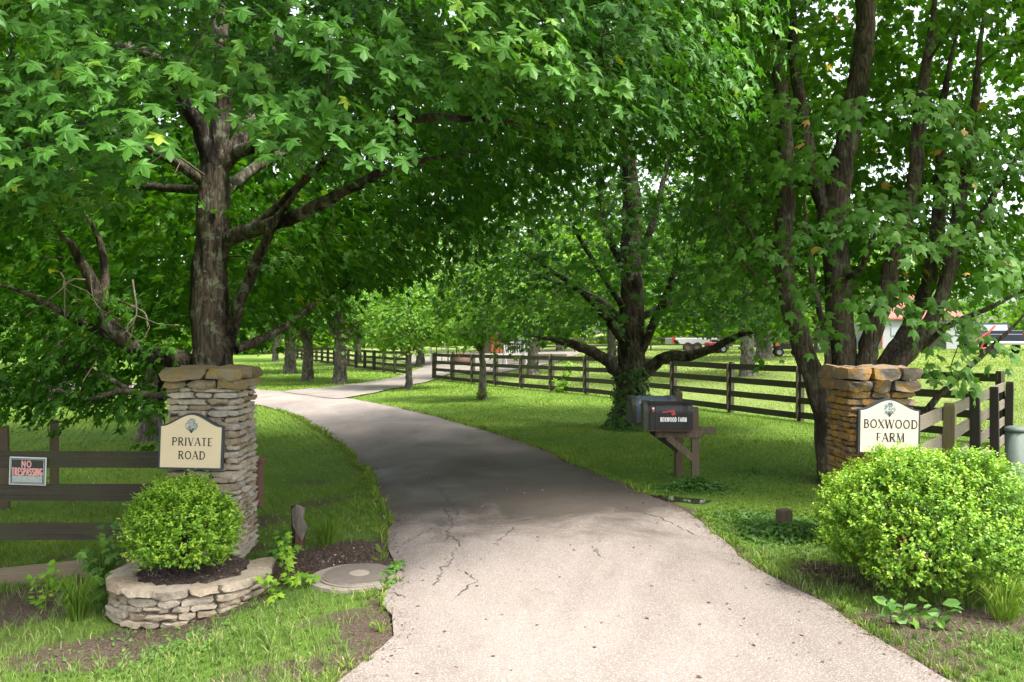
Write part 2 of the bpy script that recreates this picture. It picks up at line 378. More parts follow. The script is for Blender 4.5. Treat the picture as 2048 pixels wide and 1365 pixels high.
def strip(A, B, nx, dz, bow=0.0):
    t = np.linspace(0, 1, nx)[None, :, None]
    X = A[:, None, :2] * (1 - t) + B[:, None, :2] * t
    z = ground_z(X[..., 0], X[..., 1]) + dz + bow * (1 - (2 * t[..., 0] - 1) ** 2)
    V = np.concatenate([X, z[..., None]], -1).reshape(-1, 3)
    i = np.arange(len(A) - 1)[:, None] * nx; j = np.arange(nx - 1)[None]
    return V, np.stack([i + j, i + j + 1, i + nx + j + 1, i + nx + j], -1).reshape(-1, 4)
gxs = np.unique(np.r_[np.linspace(-220, -30, 24), np.linspace(-30, -8, 45), np.linspace(-8, 9, 171), np.linspace(9, 40, 63), np.linspace(40, 220, 24)])
gys = np.unique(np.r_[np.linspace(-30, 2, 17), np.linspace(2, 14, 121), np.linspace(14, 50, 91), np.linspace(50, 300, 40)])
GX, GY = np.meshgrid(gxs, gys)
GZ = ground_z(GX, GY)
ind = in_poly(GX.ravel(), GY.ravel(), DRIVE) | in_poly(GX.ravel(), GY.ravel(), SIDE)
GZ = GZ - 0.03 * ind.reshape(GX.shape)
SOIL = [(-1.6, 7.0, 0.95, 0.62, 1.3), (-1.25, 6.6, 0.5, 0.35, 1.1), (-0.95, 5.2, 0.26, 0.4, 0.9), (-1.12, 5.5, 0.26, 0.22, 0.75), (-0.82, 4.8, 0.16, 0.3, 0.8), (-1.35, 5.35, 0.3, 0.1, 0.6), (-1.2, 4.9, 0.15, 0.2, 0.5), (-2.9, 5.5, 0.5, 0.14, 0.7), (-3.4, 5.6, 0.7, 0.5, 0.45), (-3.9, 6.3, 0.8, 0.4, 0.5), (-4.2, 8.3, 0.9, 0.2, 0.8), (-3.0, 8.1, 0.8, 0.22, 0.8),
        (2.6, 6.6, 0.35, 0.35, 0.75), (2.75, 5.75, 0.35, 0.22, 0.5), (3.3, 5.2, 0.5, 0.16, 0.5), (-2.4, 10.2, 0.8, 0.4, 0.55), (-2.9, 11.6, 0.6, 0.35, 0.5), (2.05, 5.7, 0.18, 0.5, 0.6), (1.85, 8.9, 0.3, 0.35, 0.8), (3.4, 9.6, 1.0, 0.3, 0.35), (4.4, 10.8, 0.8, 0.8, 0.6), (2.5, 17, 0.8, 0.8, 0.5), (-3.5, 9.2, 1.2, 0.9, 0.7)]
def soil_at(x, y):
    s = np.zeros_like(np.asarray(x, float))
    for cx, cy, rx, ry, a in SOIL:
        s = np.maximum(s, a * np.exp(-(((x - cx) / rx) ** 2 + ((y - cy) / ry) ** 2) ** 1.3))
    return s
EDGE = np.concatenate([DLs[:, :2], DRs[:, :2]])
def edge_dist(x, y):
    d = np.full(x.shape, 9.0); m = (y < 30) & (y > 2) & (np.abs(x) < 14); k = np.where(m)[0]
    for c in np.array_split(k, max(1, len(k) // 4000)):
        d[c] = np.sqrt(((np.stack([x[c], y[c]], 1)[:, None] - EDGE[None]) ** 2).sum(-1).min(1))
    return d
ed = edge_dist(GX.ravel(), GY.ravel())
patch = np.clip((noise3(np.stack([GX.ravel(), GY.ravel(), 0 * GX.ravel()], 1), 3.0, 9) + .12) * 2.2, 0, .62) * (GY.ravel() < 7.6) * (np.abs(GX.ravel()) < 9)
ny, nx = GX.shape
i = np.arange(ny - 1)[:, None] * nx; j = np.arange(nx - 1)[None]
gf = np.stack([i + j, i + j + 1, i + nx + j + 1, i + nx + j], -1).reshape(-1, 4)
edge_soil = np.zeros(GX.size)
ground = new_obj('ground', np_mesh('ground', np.stack([GX, GY, GZ], -1).reshape(-1, 3), gf, np.maximum(np.maximum(np.maximum(soil_at(GX, GY).ravel(), patch), 0.75 * np.exp(-(ed / 0.16) ** 2)), ind * 0.9), True), M['ground'])
fa = ground.data.attributes.new('field', 'FLOAT', 'POINT'); fa.data.foreach_set('value', sm(((GX * 1.97 + GY - 32.3) / 2.21 + .3) / 2).ravel().astype(np.float32))
tag(ground, kind='structure')
V, Fc = strip(DLs, DRs, 11, 0.012, 0.02)
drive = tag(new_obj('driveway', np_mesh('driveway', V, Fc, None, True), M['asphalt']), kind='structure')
V, Fc = strip(SLs, SRs, 7, 0.038)
tag(new_obj('side_road', np_mesh('side_road', V, Fc, None, True), M['gravel']), kind='structure')
YD = np.array([(-3.3, 43), (-5.5, 50), (-9, 62), (-9, 70)]), np.array([(-1.0, 40), (2.5, 46), (5, 58), (6, 70)])
V, Fc = strip(arc_resample(YD[0], 30), arc_resample(YD[1], 30), 9, 0.046)
tag(new_obj('gravel_yard', np_mesh('gravel_yard', V, Fc, None, True), M['gravel']), kind='structure')
# cracks: thin tar-dark strips lying in the drive
M['crack'] = plain('crack_dirt', (0.06, 0.05, 0.043), 0.95, var=0.4, scale=40)
def G(u, v, up=0.0):      # photograph pixel on flat ground at z=up
    d = (CAMZ - up) * F / (v - CV); return ((u - CU) / F * d, d)
def crack(pts, w=0.012):
    pp = np.array([(*G(u, v), 0) for u, v in pts]); pp, _ = resample(pp, 0.035)
    pp[:, :2] += rng.normal(0, 0.016, (len(pp), 2)) + np.cumsum(rng.normal(0, .006, (len(pp), 2)), 0)
    T = np.gradient(pp, axis=0); T /= np.linalg.norm(T, axis=1)[:, None] + 1e-9
    N = np.stack([-T[:, 1], T[:, 0], 0 * T[:, 0]], 1); ww = (w * (0.15 + 1.3 * rng.random(len(pp)) ** 1.5))[:, None]; ww[0] *= .2; ww[-1] *= .2
    V = np.concatenate([pp - N * ww, pp + N * ww]); n = len(pp)
    xs, ys = V[:, 0], V[:, 1]
    L = np.interp(ys, DLs[:, 1], DLs[:, 0]); R = np.interp(ys, DRs[:, 1], DRs[:, 0]); t = np.clip((xs - L) / (R - L), 0, 1)
    V[:, 2] = ground_z(xs, ys) + 0.012 + 0.02 * (1 - (2 * t - 1) ** 2) + 0.005
    i = np.arange(n - 1)
    new_obj('crack', np_mesh('crack', V, np.stack([i, i + 1, i + 1 + n, i + n], 1)), M['crack'], drive)
for c in ([(880, 985), (900, 1010), (920, 1040)], [(865, 1060), (915, 1090), (905, 1115), (890, 1145), (860, 1180)], [(790, 1105), (830, 1085), (870, 1065)], [(930, 1150), (945, 1165), (930, 1185), (900, 1200)], [(785, 1190), (800, 1197), (815, 1202)], [(1035, 1060), (1015, 1085), (1005, 1100)], [(1270, 1025), (1330, 1045), (1390, 1075)], [(920, 1005), (955, 1010), (975, 1022)], [(855, 955), (870, 975), (880, 990)], [(1180, 1100), (1210, 1125)], [(870, 905), (930, 930), (985, 945)], [(600, 800), (640, 808), (690, 806)], [(660, 815), (690, 822)], [(890, 1020), (893, 1052), (888, 1090)], [(1450, 1130), (1530, 1134)]):
    crack(c, 0.006)

# ------------------------------------------------------------------ leaves and trees
_h = [(0.40, 0.02), (0.26, 0.25), (0.58, 0.55), (0.17, 0.58)]
_o = [(0, 0)] + _h + [(0, 1.0)] + [(-x, y) for x, y in _h[::-1]]
MAPLE_V = np.array([(0, 0.30, 0.0)] + [(x, y, -0.22 * abs(x) - 0.16 * y * y) for x, y in _o]) - np.array([0, 0.3, 0])
MAPLE_F = np.array([(0, 1 + q, 1 + (q + 1) % 10) for q in range(10)])
_h = [(0.27, -0.02), (0.45, 0.05), (0.33, 0.17), (0.23, 0.26), (0.45, 0.38), (0.64, 0.58), (0.43, 0.58), (0.18, 0.55), (0.20, 0.74)]
_o = [(0, 0)] + _h + [(0, 1.04)] + [(-x, y) for x, y in _h[::-1]]
NORWAY_V = np.array([(0, 0.30, 0.0)] + [(x, y, -0.24 * abs(x) - 0.20 * y * y + 0.05 * ((q % 3) - 1)) for q, (x, y) in enumerate(_o)]) - np.array([0, 0.3, 0])
NORWAY_F = np.array([(0, 1 + q, 1 + (q + 1) % 20) for q in range(20)])
_h = [(0.27, 0.05), (0.50, 0.64), (0.15, 0.58)]
_o = [(0, 0)] + _h + [(0, 1.12)] + [(-x, y) for x, y in _h[::-1]]
TRI_V = np.array([(0, 0.32, 0.0)] + [(x, y, -0.20 * abs(x) - 0.18 * y * y) for x, y in _o]) - np.array([0, 0.3, 0])
TRI_F = np.array([(0, 1 + q, 1 + (q + 1) % 8) for q in range(8)])
KITE_V = np.array([(0, -0.5, 0), (0.38, 0.0, -0.06), (0, 0.5, -0.1), (-0.38, 0.0, -0.06)])
KITE_F = np.array([(0, 1, 2), (0, 2, 3)])
OVAL_V = np.array([(0, -0.5, 0), (0.3, -0.1, 0.08), (0.22, 0.32, 0.06), (0, 0.5, -0.04), (-0.22, 0.32, 0.06), (-0.3, -0.1, 0.08)])
OVAL_F = np.array([(0, 1, 2), (0, 2, 3), (0, 3, 4), (0, 4, 5)])
def unit(a): return a / (np.linalg.norm(a, axis=-1, keepdims=True) + 1e-9)
def leaf_arrays(pos, nrm, fwd, size, tint, TV, TF):
    nrm = unit(nrm); fwd = unit(fwd - (fwd * nrm).sum(1, keepdims=True) * nrm); rt = np.cross(fwd, nrm)
    V = pos[:, None] + size[:, None, None] * (TV[None, :, 0:1] * rt[:, None] + TV[None, :, 1:2] * fwd[:, None] + TV[None, :, 2:3] * nrm[:, None])
    k = len(TV); Fc = (TF[None] + (np.arange(len(pos)) * k)[:, None, None]).reshape(-1, 3)
    return V.reshape(-1, 3), Fc, np.repeat(tint, k)
def leaf_mesh(name, *a): return np_mesh(name, *leaf_arrays(*a))
def spray_leaves(centres, radii, axis_xy, n_per, lsize, face=0.55, droop=0.35, thick=0.22, jitter=0.42):
    """flat drooping sprays of leaves round each centre; axis_xy is the trunk, leaves face up and outwards"""
    c = np.repeat(centres, n_per, 0); R = np.repeat(radii, n_per); n = len(c)
    out = c - np.array([axis_xy[0], axis_xy[1], 0]); out[:, 2] = 0; out = unit(out)
    a = rng.random(n) * 2 * math.pi; r = np.sqrt(rng.random(n)) * R
    rad = np.stack([np.cos(a), np.sin(a), 0 * a], 1)
    p = c + rad * r[:, None]
    p[:, 2] += -droop * (r / R) ** 2 * R - 0.30 * ((p - c) * out).sum(1) + rng.normal(0, thick, n) * R
    up = np.array([0, 0, 1.0])
    nrm = up * 0.8 + out * face + rad * 0.25 + rng.normal(0, jitter, (n, 3))
    fwd = out * 0.55 + rad * 0.8 - up * 0.55 + rng.normal(0, 0.45, (n, 3))
    size = lsize * (0.6 + 0.65 * rng.random(n))
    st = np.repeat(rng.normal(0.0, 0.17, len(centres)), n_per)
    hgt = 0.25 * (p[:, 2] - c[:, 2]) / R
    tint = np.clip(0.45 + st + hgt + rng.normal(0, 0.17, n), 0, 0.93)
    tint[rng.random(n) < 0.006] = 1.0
    return p, nrm, fwd, size, tint
def proj(p):
    p = np.atleast_2d(p); d = np.maximum(p[:, 1], 0.3)
    return CU + p[:, 0] / d * F, CV + (CAMZ - p[:, 2]) / d * F
def connect(nodes, nrad, centres, axis_xy, rmax=0.03, sides=5, segs=7):
    """grow a thin curved branch from the nearest wood to each spray, inner ones first"""
    nodes = [np.asarray(q) for q in nodes]; N = np.array(nodes); Rn = np.array(nrad)
    order = np.argsort(np.hypot(centres[:, 0] - axis_xy[0], centres[:, 1] - axis_xy[1]) + 0.3 * centres[:, 2])
    Vs, Fs, off = [], [], 0
    for q in order:
        c = centres[q]
        dv = c - N; d = np.linalg.norm(dv, axis=1)
        rin = np.hypot(N[:, 0] - axis_xy[0], N[:, 1] - axis_xy[1]); rc = math.hypot(c[0] - axis_xy[0], c[1] - axis_xy[1])
        cost = d + 0.8 * np.maximum(0, rin - rc) + 0.35 * np.maximum(0, -dv[:, 2])
        b = int(np.argmin(cost)); a = N[b]; L = d[b]
        if L < 0.05: continue
        mid = (a + c) / 2 + np.array([0, 0, 0.10 * L]) + rng.normal(0, 0.07 * L, 3)
        pts, _ = resample([a, mid, c], max(0.14, L / segs)); 
        r0 = min(max(0.006, Rn[b] * 0.75), rmax, 0.007 + 0.010 * L); rr = np.linspace(r0, 0.0045, len(pts))
        v, f = tube_arrays(pts, rr, sides); Vs.append(v); Fs.append(f + off); off += len(v)
        N = np.vstack([N, pts[1:]]); Rn = np.r_[Rn, rr[1:]]
    return np.concatenate(Vs), np.concatenate(Fs)
def limb_obj(name, pts, r0, r1, mat, parent, sides=12, flare=0.0, lump=0.07, step=0.12, seed=0):
    p, par = resample(pts, step)
    if len(p) > 4:
        p[1:-1] += rng.normal(0, 0.012, (len(p) - 2, 3)) * min(1.0, r0 * 6)
    t = np.linspace(0, 1, len(p)); r = r0 * (1 - t) + r1 * t
    if name == 'limb': r = r * np.clip((1.02 - t) / 0.35, 0.10, 1) ** 0.8
    if flare:
        h = p[:, 2] - p[0, 2]; r = r * (1 + flare * np.exp(-h / 0.28))
    v, f = tube_arrays(p, r, sides, lump, seed)
    o = new_obj(name, np_mesh(name, v, f, None, True), mat, parent)
    return p, r
def make_tree(name, label, base, trunk, limbs, sprays, radii, mats, leaf, n_per, lsize, group=None, sides=16, flare=0.6, face=0.55, droop=0.35, jitter=0.42, crown_name='crown', rmax=0.03, hi=None, thick=0.22, bseg=(5, 7)):
    """trunk/limbs: (pts, r0, r1); world coordinates, made local to base"""
    base = np.asarray(base, float)
    t = thing(name, label, 'tree', tuple(base), 0, group)
    nodes, nr = [], []
    p, r = limb_obj('trunk', np.asarray(trunk[0]) - base, trunk[1], trunk[2], mats, t, sides, flare, 0.07 if flare else 0.03, seed=len(name))
    nodes += list(p[len(p) // 3:]); nr += list(r[len(p) // 3:])
    for q, (pts, r0, r1) in enumerate(limbs):
        p, r = limb_obj('limb', np.asarray(pts) - base, r0, r1, mats, t, max(6, int(sides * 0.65)), 0, 0.05, seed=q)
        nodes += list(p[1:]); nr += list(r[1:])
    sprays, radii = np.asarray(sprays), np.asarray(radii)
    ends = np.array([np.asarray(l[0][-1]) + rng.normal(0, .12, 3) for l in limbs])
    sprays = np.vstack([sprays, ends]); radii = np.r_[radii, np.full(len(ends), radii.mean())]
    sp = sprays - base
    v, f = connect(nodes, nr, sp, (0, 0), rmax, *bseg)
    tag(new_obj('branches', np_mesh('branches', v, f, None, True), mats, t), kind='stuff')
    if hi is None:
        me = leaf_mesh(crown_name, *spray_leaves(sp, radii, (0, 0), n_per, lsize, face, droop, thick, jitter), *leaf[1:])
    else:                                   # lobed, toothed leaves where they can be seen singly, plainer ones deep in and on top
        lv = np.r_[hi, np.full(len(ends), 2)]; hm, lm_, km = lv == 2, lv == 1, lv == 0
        a = leaf_arrays(*spray_leaves(sp[hm], radii[hm], (0, 0), n_per, lsize, face, droop, thick, jitter), *leaf[1:])
        b = leaf_arrays(*spray_leaves(sp[lm_], radii[lm_] * 1.1, (0, 0), int(n_per * .56), lsize * 1.3, face, droop, thick, jitter), TRI_V, TRI_F)
        c = leaf_arrays(*spray_leaves(sp[km], radii[km] * 1.15, (0, 0), int(n_per * .5), lsize * 1.6, face, droop, thick, jitter), KITE_V, KITE_F)
        me = np_mesh(crown_name, np.concatenate([a[0], b[0], c[0]]), np.concatenate([a[1], b[1] + len(a[0]), c[1] + len(a[0]) + len(b[0])]), np.r_[a[2], b[2], c[2]])
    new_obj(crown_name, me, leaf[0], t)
    return t
def shell(n, c, r, lo=0.55, zmin=-1.0, zmax=1.0):
    """points in the outer part of an ellipsoid"""
    out = []
    while len(out) < n:
        v = rng.normal(0, 1, 3); v /= np.linalg.norm(v); s = lo + (1 - lo) * rng.random() ** 0.6
        if zmin <= v[2] * s <= zmax: out.append(np.array(c) + np.array(r) * v * s)
    return np.array(out)

# --- tree A: the big maple behind the left pillar
AB = np.array([-3.47, 9.3, gz(-3.47, 9.3)])
dA = 9.3
A_trunk = [AB - [0, 0, 0.1], P(428, 860, dA), P(425, 720, dA), P(420, 600, dA), P(424, 470, dA), P(428, 330, dA)]
A_limbs = [
    ([P(425, 345, dA), P(398, 255, dA - .1), P(366, 205, dA - .3), P(345, 150, dA - .5), P(300, 112, dA - .9), P(235, 95, dA - 1.5), P(150, 90, dA - 2.2)], 0.105, 0.035),
    ([P(432, 345, dA), P(440, 250, dA), P(452, 180, dA), P(440, 60, dA), P(430, -90, dA), P(450, -330, dA)], 0.125, 0.05),
    ([P(436, 340, dA), P(470, 300, dA), P(520, 200, dA + .3), P(560, 60, dA + .4), P(600, -150, dA + .6)], 0.10, 0.04),
    ([P(415, 372, dA), P(352, 325, dA - .3), P(300, 300, dA - .5), P(245, 268, dA - .9), P(180, 240, dA - 1.6)], 0.065, 0.025),
    ([P(410, 380, dA + .1), P(310, 375, dA + .6), P(220, 365, dA + 1.2), P(120, 330, dA + 1.8)], 0.06, 0.02),
    ([P(440, 485, dA), P(500, 460, dA - .2), P(560, 445, dA - .4), P(640, 410, dA - .7), P(720, 365, dA - 1.0), P(830, 325, dA - 1.2), P(960, 300, dA - 1.3)], 0.095, 0.03),
    ([P(500, 465, dA - .2), P(555, 415, dA - .4), P(600, 370, dA - .7), P(650, 320, dA - 1.1), P(700, 250, dA - 1.6)], 0.06, 0.02),
    ([P(455, 690, dA), P(478, 610, dA - .15), P(505, 545, dA - .3), P(545, 455, dA - .5), P(585, 395, dA - .7), P(620, 330, dA - .9)], 0.085, 0.03),
    ([P(405, 735, dA), P(330, 715, dA - .15), P(265, 690, dA - .3), P(215, 645, dA - .45), P(185, 565, dA - .5), P(140, 490, dA - .7), P(90, 430, dA - 1.0)], 0.125, 0.04),
    ([P(205, 620, dA - .45), P(210, 540, dA - .2), P(190, 460, dA - .1), P(150, 400, dA)], 0.06, 0.02),
    ([P(260, 690, dA - .3), P(150, 640, dA - .5), P(60, 590, dA - .7), P(-40, 560, dA - .8)], 0.05, 0.02),
    ([P(415, 760, dA), P(345, 790, dA - .1), P(290, 790, dA - .3), P(235, 782, dA - .4), P(180, 800, dA - .5), P(120, 780, dA - .6), P(70, 760, dA - .7)], 0.05, 0.018),
    ([P(270, 788, dA - .3), P(215, 755, dA - .35), P(160, 735, dA - .4), P(100, 720, dA - .5)], 0.032, 0.012),
    ([P(390, 745, dA + .05), P(325, 770, dA + .3), P(330, 850, dA + .5)], 0.06, 0.03),
    ([P(470, 305, dA), P(600, 270, dA - .8), P(740, 245, dA - 1.4), P(900, 235, dA - 2.0), P(1030, 245, dA - 2.3), P(1160, 250, dA - 2.4)], 0.08, 0.025),
    ([P(470, 700, dA + .1), P(560, 660, dA + .8), P(640, 600, dA + 1.6), P(720, 560, dA + 2.2)], 0.06, 0.02),
    ([P(430, 400, dA + .1), P(520, 330, dA + 1.2), P(640, 280, dA + 2.4), P(800, 250, dA + 3.4)], 0.08, 0.03),
]
VMAX = [(-400, 470), (0, 455), (120, 440), (170, 380), (215, 285), (320, 235), (430, 205), (560, 225), (610, 330), (730, 330), (770, 255), (900, 240), (1100, 230), (1260, 260), (1400, 300), (1460, 170), (1490, 60), (1600, -20), (3000, -300)]
vx, vy = zip(*VMAX)
cand = shell(6200, (-3.3, 9.2, 6.3), (6.6, 5.6, 5.4), 0.5, -0.75, 0.35)
u, v = proj(cand)
keep = []
for q, c in enumerate(cand):
    if c[1] < dA + 0.2:
        lim = np.interp(u[q], vx, vy) - 0.25 * F / max(c[1], 2)
        ok = v[q] < lim and c[1] > 4.6
    else:
        ok = v[q] < np.interp(u[q], [-300, 330, 345, 520, 560, 700, 860, 1000, 1200], [800, 800, 640, 640, 630, 580, 520, 420, 300])
    if ok and u[q] > 1480: ok = False
    if ok and v[q] < -500 and rng.random() < 0.4: ok = False
    if ok: keep.append(c)
keep = np.array(keep)
def thin(pts, mind):
    out = []
    for c in pts:
        if not out or np.min(np.linalg.norm(np.array(out) - c, axis=1)) > mind: out.append(c)
    return np.array(out)
A_sp = thin(keep, 0.47)
low = np.array([P(uu, vv, dd) for uu, vv, dd in [(rng.uniform(-120, 320), rng.uniform(600, 815), rng.uniform(8.6, 11.0)) for _ in range(70)]])
low = low[[(l[1] > dA or True) for l in low]]
A_sp = np.vstack([A_sp, thin(low, 0.4)])
u, v = proj(A_sp); A_hi = np.where((A_sp[:, 1] < 9.6) & (v > -90) & (u > -150), 2, np.where((v > -230) & (u > -300), 1, 0))
make_tree('maple_tree', 'large maple with mossy lichen-flecked trunk behind the stone pillar with the private road sign', AB, (A_trunk, 0.29, 0.165), A_limbs, A_sp, 0.38 + 0.22 * rng.random(len(A_sp)), M['bark_a'], (M['leaf_a'], NORWAY_V, NORWAY_F), 82, 0.108, face=0.8, sides=22, flare=0.5, hi=A_hi, bseg=(4, 5))

M['dead'] = plain('dead_twig_bark', (0.20, 0.165, 0.12), .9, var=.3)
tA = bpy.data.objects['maple_tree']
for uu, vv, dd, du, dv in ((240, 640, 8.7, -60, -90), (235, 600, 8.6, 60, 55), (170, 560, 8.7, -40, 80), (265, 560, 8.6, -20, 110), (120, 545, 8.8, -70, 90), (175, 690, 8.7, -10, 75), (300, 330, 8.6, 110, 20), (640, 110, 8.0, 10, 60)):
    p0 = P(uu, vv, dd) - AB; p1 = P(uu + du, vv + dv, dd - .2) - AB; m_ = (p0 + p1) / 2 + rng.normal(0, .12, 3)
    MB().tube(resample([p0, m_, p1], .08)[0], np.linspace(.012, .004, len(resample([p0, m_, p1], .08)[0])), 5, False).build('dead_twig', M['dead'], tA, True)
    for _ in range(2):
        e = m_ + rng.normal(0, .22, 3); MB().tube([m_, (m_ + e) / 2 + rng.normal(0, .05, 3), e], [.006, .005, .003], 4, False).build('dead_twig', M['dead'], tA, True)

# --- tree B: maple beside the mailboxes
dB = 17.0
BB = np.array([2.55, dB, gz(2.55, dB)])
B_trunk = [BB - [0, 0, 0.1], P(1262, 780, dB), P(1262, 690, dB), P(1265, 600, dB), P(1262, 500, dB), P(1262, 400, dB), P(1255, 250, dB), P(1255, 60, dB)]
B_limbs = [
    ([P(1250, 760, dB), P(1205, 715, dB - .2), P(1160, 695, dB - .5), P(1110, 680, dB - .9), P(1050, 672, dB - 1.3)], 0.16, 0.03),
    ([P(1275, 760, dB), P(1330, 715, dB - .2), P(1380, 712, dB - .4), P(1430, 695, dB - .7), P(1480, 670, dB - 1.0), P(1560, 655, dB - 1.2)], 0.15, 0.04),
    ([P(1272, 720, dB), P(1310, 640, dB - .3), P(1340, 570, dB - .5), P(1360, 480, dB - .6)], 0.12, 0.04),
    ([P(1255, 700, dB), P(1215, 640, dB - .3), P(1170, 590, dB - .8), P(1100, 540, dB - 1.3), P(1040, 500, dB - 1.8)], 0.10, 0.03),
    ([P(1260, 560, dB), P(1215, 470, dB + .2), P(1200, 380, dB + .3), P(1190, 260, dB)], 0.09, 0.03),
    ([P(1270, 540, dB), P(1305, 450, dB - .2), P(1330, 350, dB - .2), P(1360, 230, dB)], 0.09, 0.03),
    ([P(1255, 660, dB), P(1200, 600, dB + .8), P(1100, 560, dB + 1.8), P(1000, 520, dB + 2.5)], 0.08, 0.03),
    ([P(1275, 640, dB), P(1370, 590, dB + .8), P(1450, 560, dB + 1.6), P(1540, 520, dB + 2.2)], 0.08, 0.03),
    ([P(1250, 620, dB), P(1210, 560, dB - .8), P(1150, 460, dB - 1.8), P(1120, 380, dB - 2.5)], 0.07, 0.02),
]
cand = shell(3000, (2.5, dB, 5.3), (4.7, 4.2, 4.3), 0.45, -0.80, 0.7)
u, v = proj(cand)
keep = []
for q, c in enumerate(cand):
    lim = np.interp(u[q], [800, 850, 980, 1100, 1180, 1215, 1230, 1310, 1330, 1400, 1580, 1640], [430, 560, 655, 665, 650, 600, 560, 560, 620, 665, 660, 640]) - 6
    if c[1] < dB + 0.3 and 1195 < u[q] < 1330 and v[q] > 520: continue
    if v[q] < lim: keep.append(c)
B_sp = thin(np.array(keep), 0.70)
treeB = make_tree('maple_tree', 'dark maple with spreading low limbs and ivy at its foot beside the mailboxes', BB, (B_trunk, 0.33, 0.10), B_limbs, B_sp, 0.5 + 0.3 * rng.random(len(B_sp)), M['bark_b'], (M['leaf_b'], MAPLE_V, MAPLE_F), 52, 0.14, face=0.45, sides=20, flare=0.7)
n = 900                                      # ivy climbing the foot of the trunk
a = rng.uniform(math.pi * 0.75, math.pi * 2.1, n); h = rng.random(n) ** 2.0 * 1.3
rr = 0.36 + 0.30 * np.exp(-h / 0.25) + rng.normal(0, 0.03, n)
pp = np.stack([np.cos(a) * rr, np.sin(a) * rr, h - 0.0], 1)
nn = np.stack([np.cos(a), np.sin(a), 0 * a + .4], 1) + rng.normal(0, .4, (n, 3))
new_obj('ivy', leaf_mesh('ivy', pp, nn, rng.normal(0, 1, (n, 3)), 0.06 + 0.04 * rng.random(n), rng.random(n) * .5, TRI_V, TRI_F), M['weed'], treeB)

# --- tree C: the many-stemmed maple behind the right pillar
dC = 10.9
CB = np.array([4.52, dC, gz(4.52, dC)])
C_trunk = [CB - [0, 0, .1], P(1684, 800, dC), P(1682, 700, dC), P(1676, 570, dC), P(1672, 440, dC), P(1685, 330, dC), P(1708, 200, dC), P(1728, 80, dC), P(1738, -80, dC), P(1740, -330, dC)]
C_limbs = [
    ([P(1662, 980, dC - .2), P(1650, 860, dC - .25), P(1634, 780, dC - .3), P(1602, 680, dC - .35), P(1576, 590, dC - .4), P(1568, 470, dC - .4), P(1572, 330, dC - .4), P(1563, 190, dC - .4), P(1552, 60, dC - .3), P(1545, -150, dC - .2)], 0.155, 0.07),
    ([P(1660, 470, dC), P(1625, 340, dC + .1), P(1600, 200, dC + .2), P(1585, 80, dC + .3), P(1590, -120, dC + .3)], 0.11, 0.05),
    ([P(1715, 800, dC - .1), P(1738, 690, dC - .15), P(1768, 600, dC - .2), P(1800, 480, dC - .2), P(1828, 360, dC - .2), P(1840, 230, dC - .2), P(1862, 60, dC), P(1880, -120, dC)], 0.14, 0.05),
    ([P(1725, 790, dC), P(1790, 700, dC + .1), P(1840, 610, dC + .2), P(1868, 500, dC + .3), P(1880, 360, dC + .4), P(1890, 180, dC + .5), P(1925, 20, dC + .6)], 0.12, 0.05),
    ([P(1760, 770, dC - .1), P(1830, 690, dC - .2), P(1885, 590, dC - .2), P(1905, 480, dC - .2), P(1930, 350, dC - .1), P(1955, 150, dC), P(1975, -60, dC)], 0.11, 0.04),
    ([P(1880, 600, dC - .2), P(1940, 470, dC - .2), P(2000, 370, dC - .3), P(2070, 250, dC - .3)], 0.055, 0.025),
    ([P(1730, 880, dC - .3), P(1825, 850, dC - .7), P(1880, 790, dC - .9), P(1960, 715, dC - 1.1), P(2030, 650, dC - 1.3), P(2110, 560, dC - 1.4)], 0.055, 0.015),
    ([P(1840, 700, dC - .1), P(1900, 650, dC - .5), P(1960, 625, dC - .8), P(2030, 590, dC - 1.0), P(2110, 560, dC - 1.1)], 0.045, 0.02),
    ([P(1640, 800, dC - .3), P(1655, 700, dC - .35), P(1625, 560, dC - .4), P(1610, 430, dC - .4), P(1605, 300, dC - .4)], 0.05, 0.02),
    ([P(1568, 560, dC - .4), P(1510, 480, dC - .5), P(1465, 390, dC - .7), P(1440, 300, dC - .8)], 0.03, 0.008),
    ([P(1570, 450, dC - .4), P(1520, 390, dC - .3), P(1470, 310, dC - .2), P(1425, 220, dC)], 0.028, 0.008),
    ([P(1580, 600, dC - .4), P(1500, 540, dC - .6), P(1450, 450, dC - .7), P(1420, 380, dC - .8)], 0.028, 0.008),
    ([P(1680, 560, dC), P(1720, 540, dC - .5), P(1750, 470, dC - .9), P(1800, 420, dC - 1.2)], 0.05, 0.015),
    ([P(1568, 300, dC - .4), P(1500, 150, dC), P(1440, 60, dC + .2), P(1380, -60, dC + .3)], 0.04, 0.015),
]
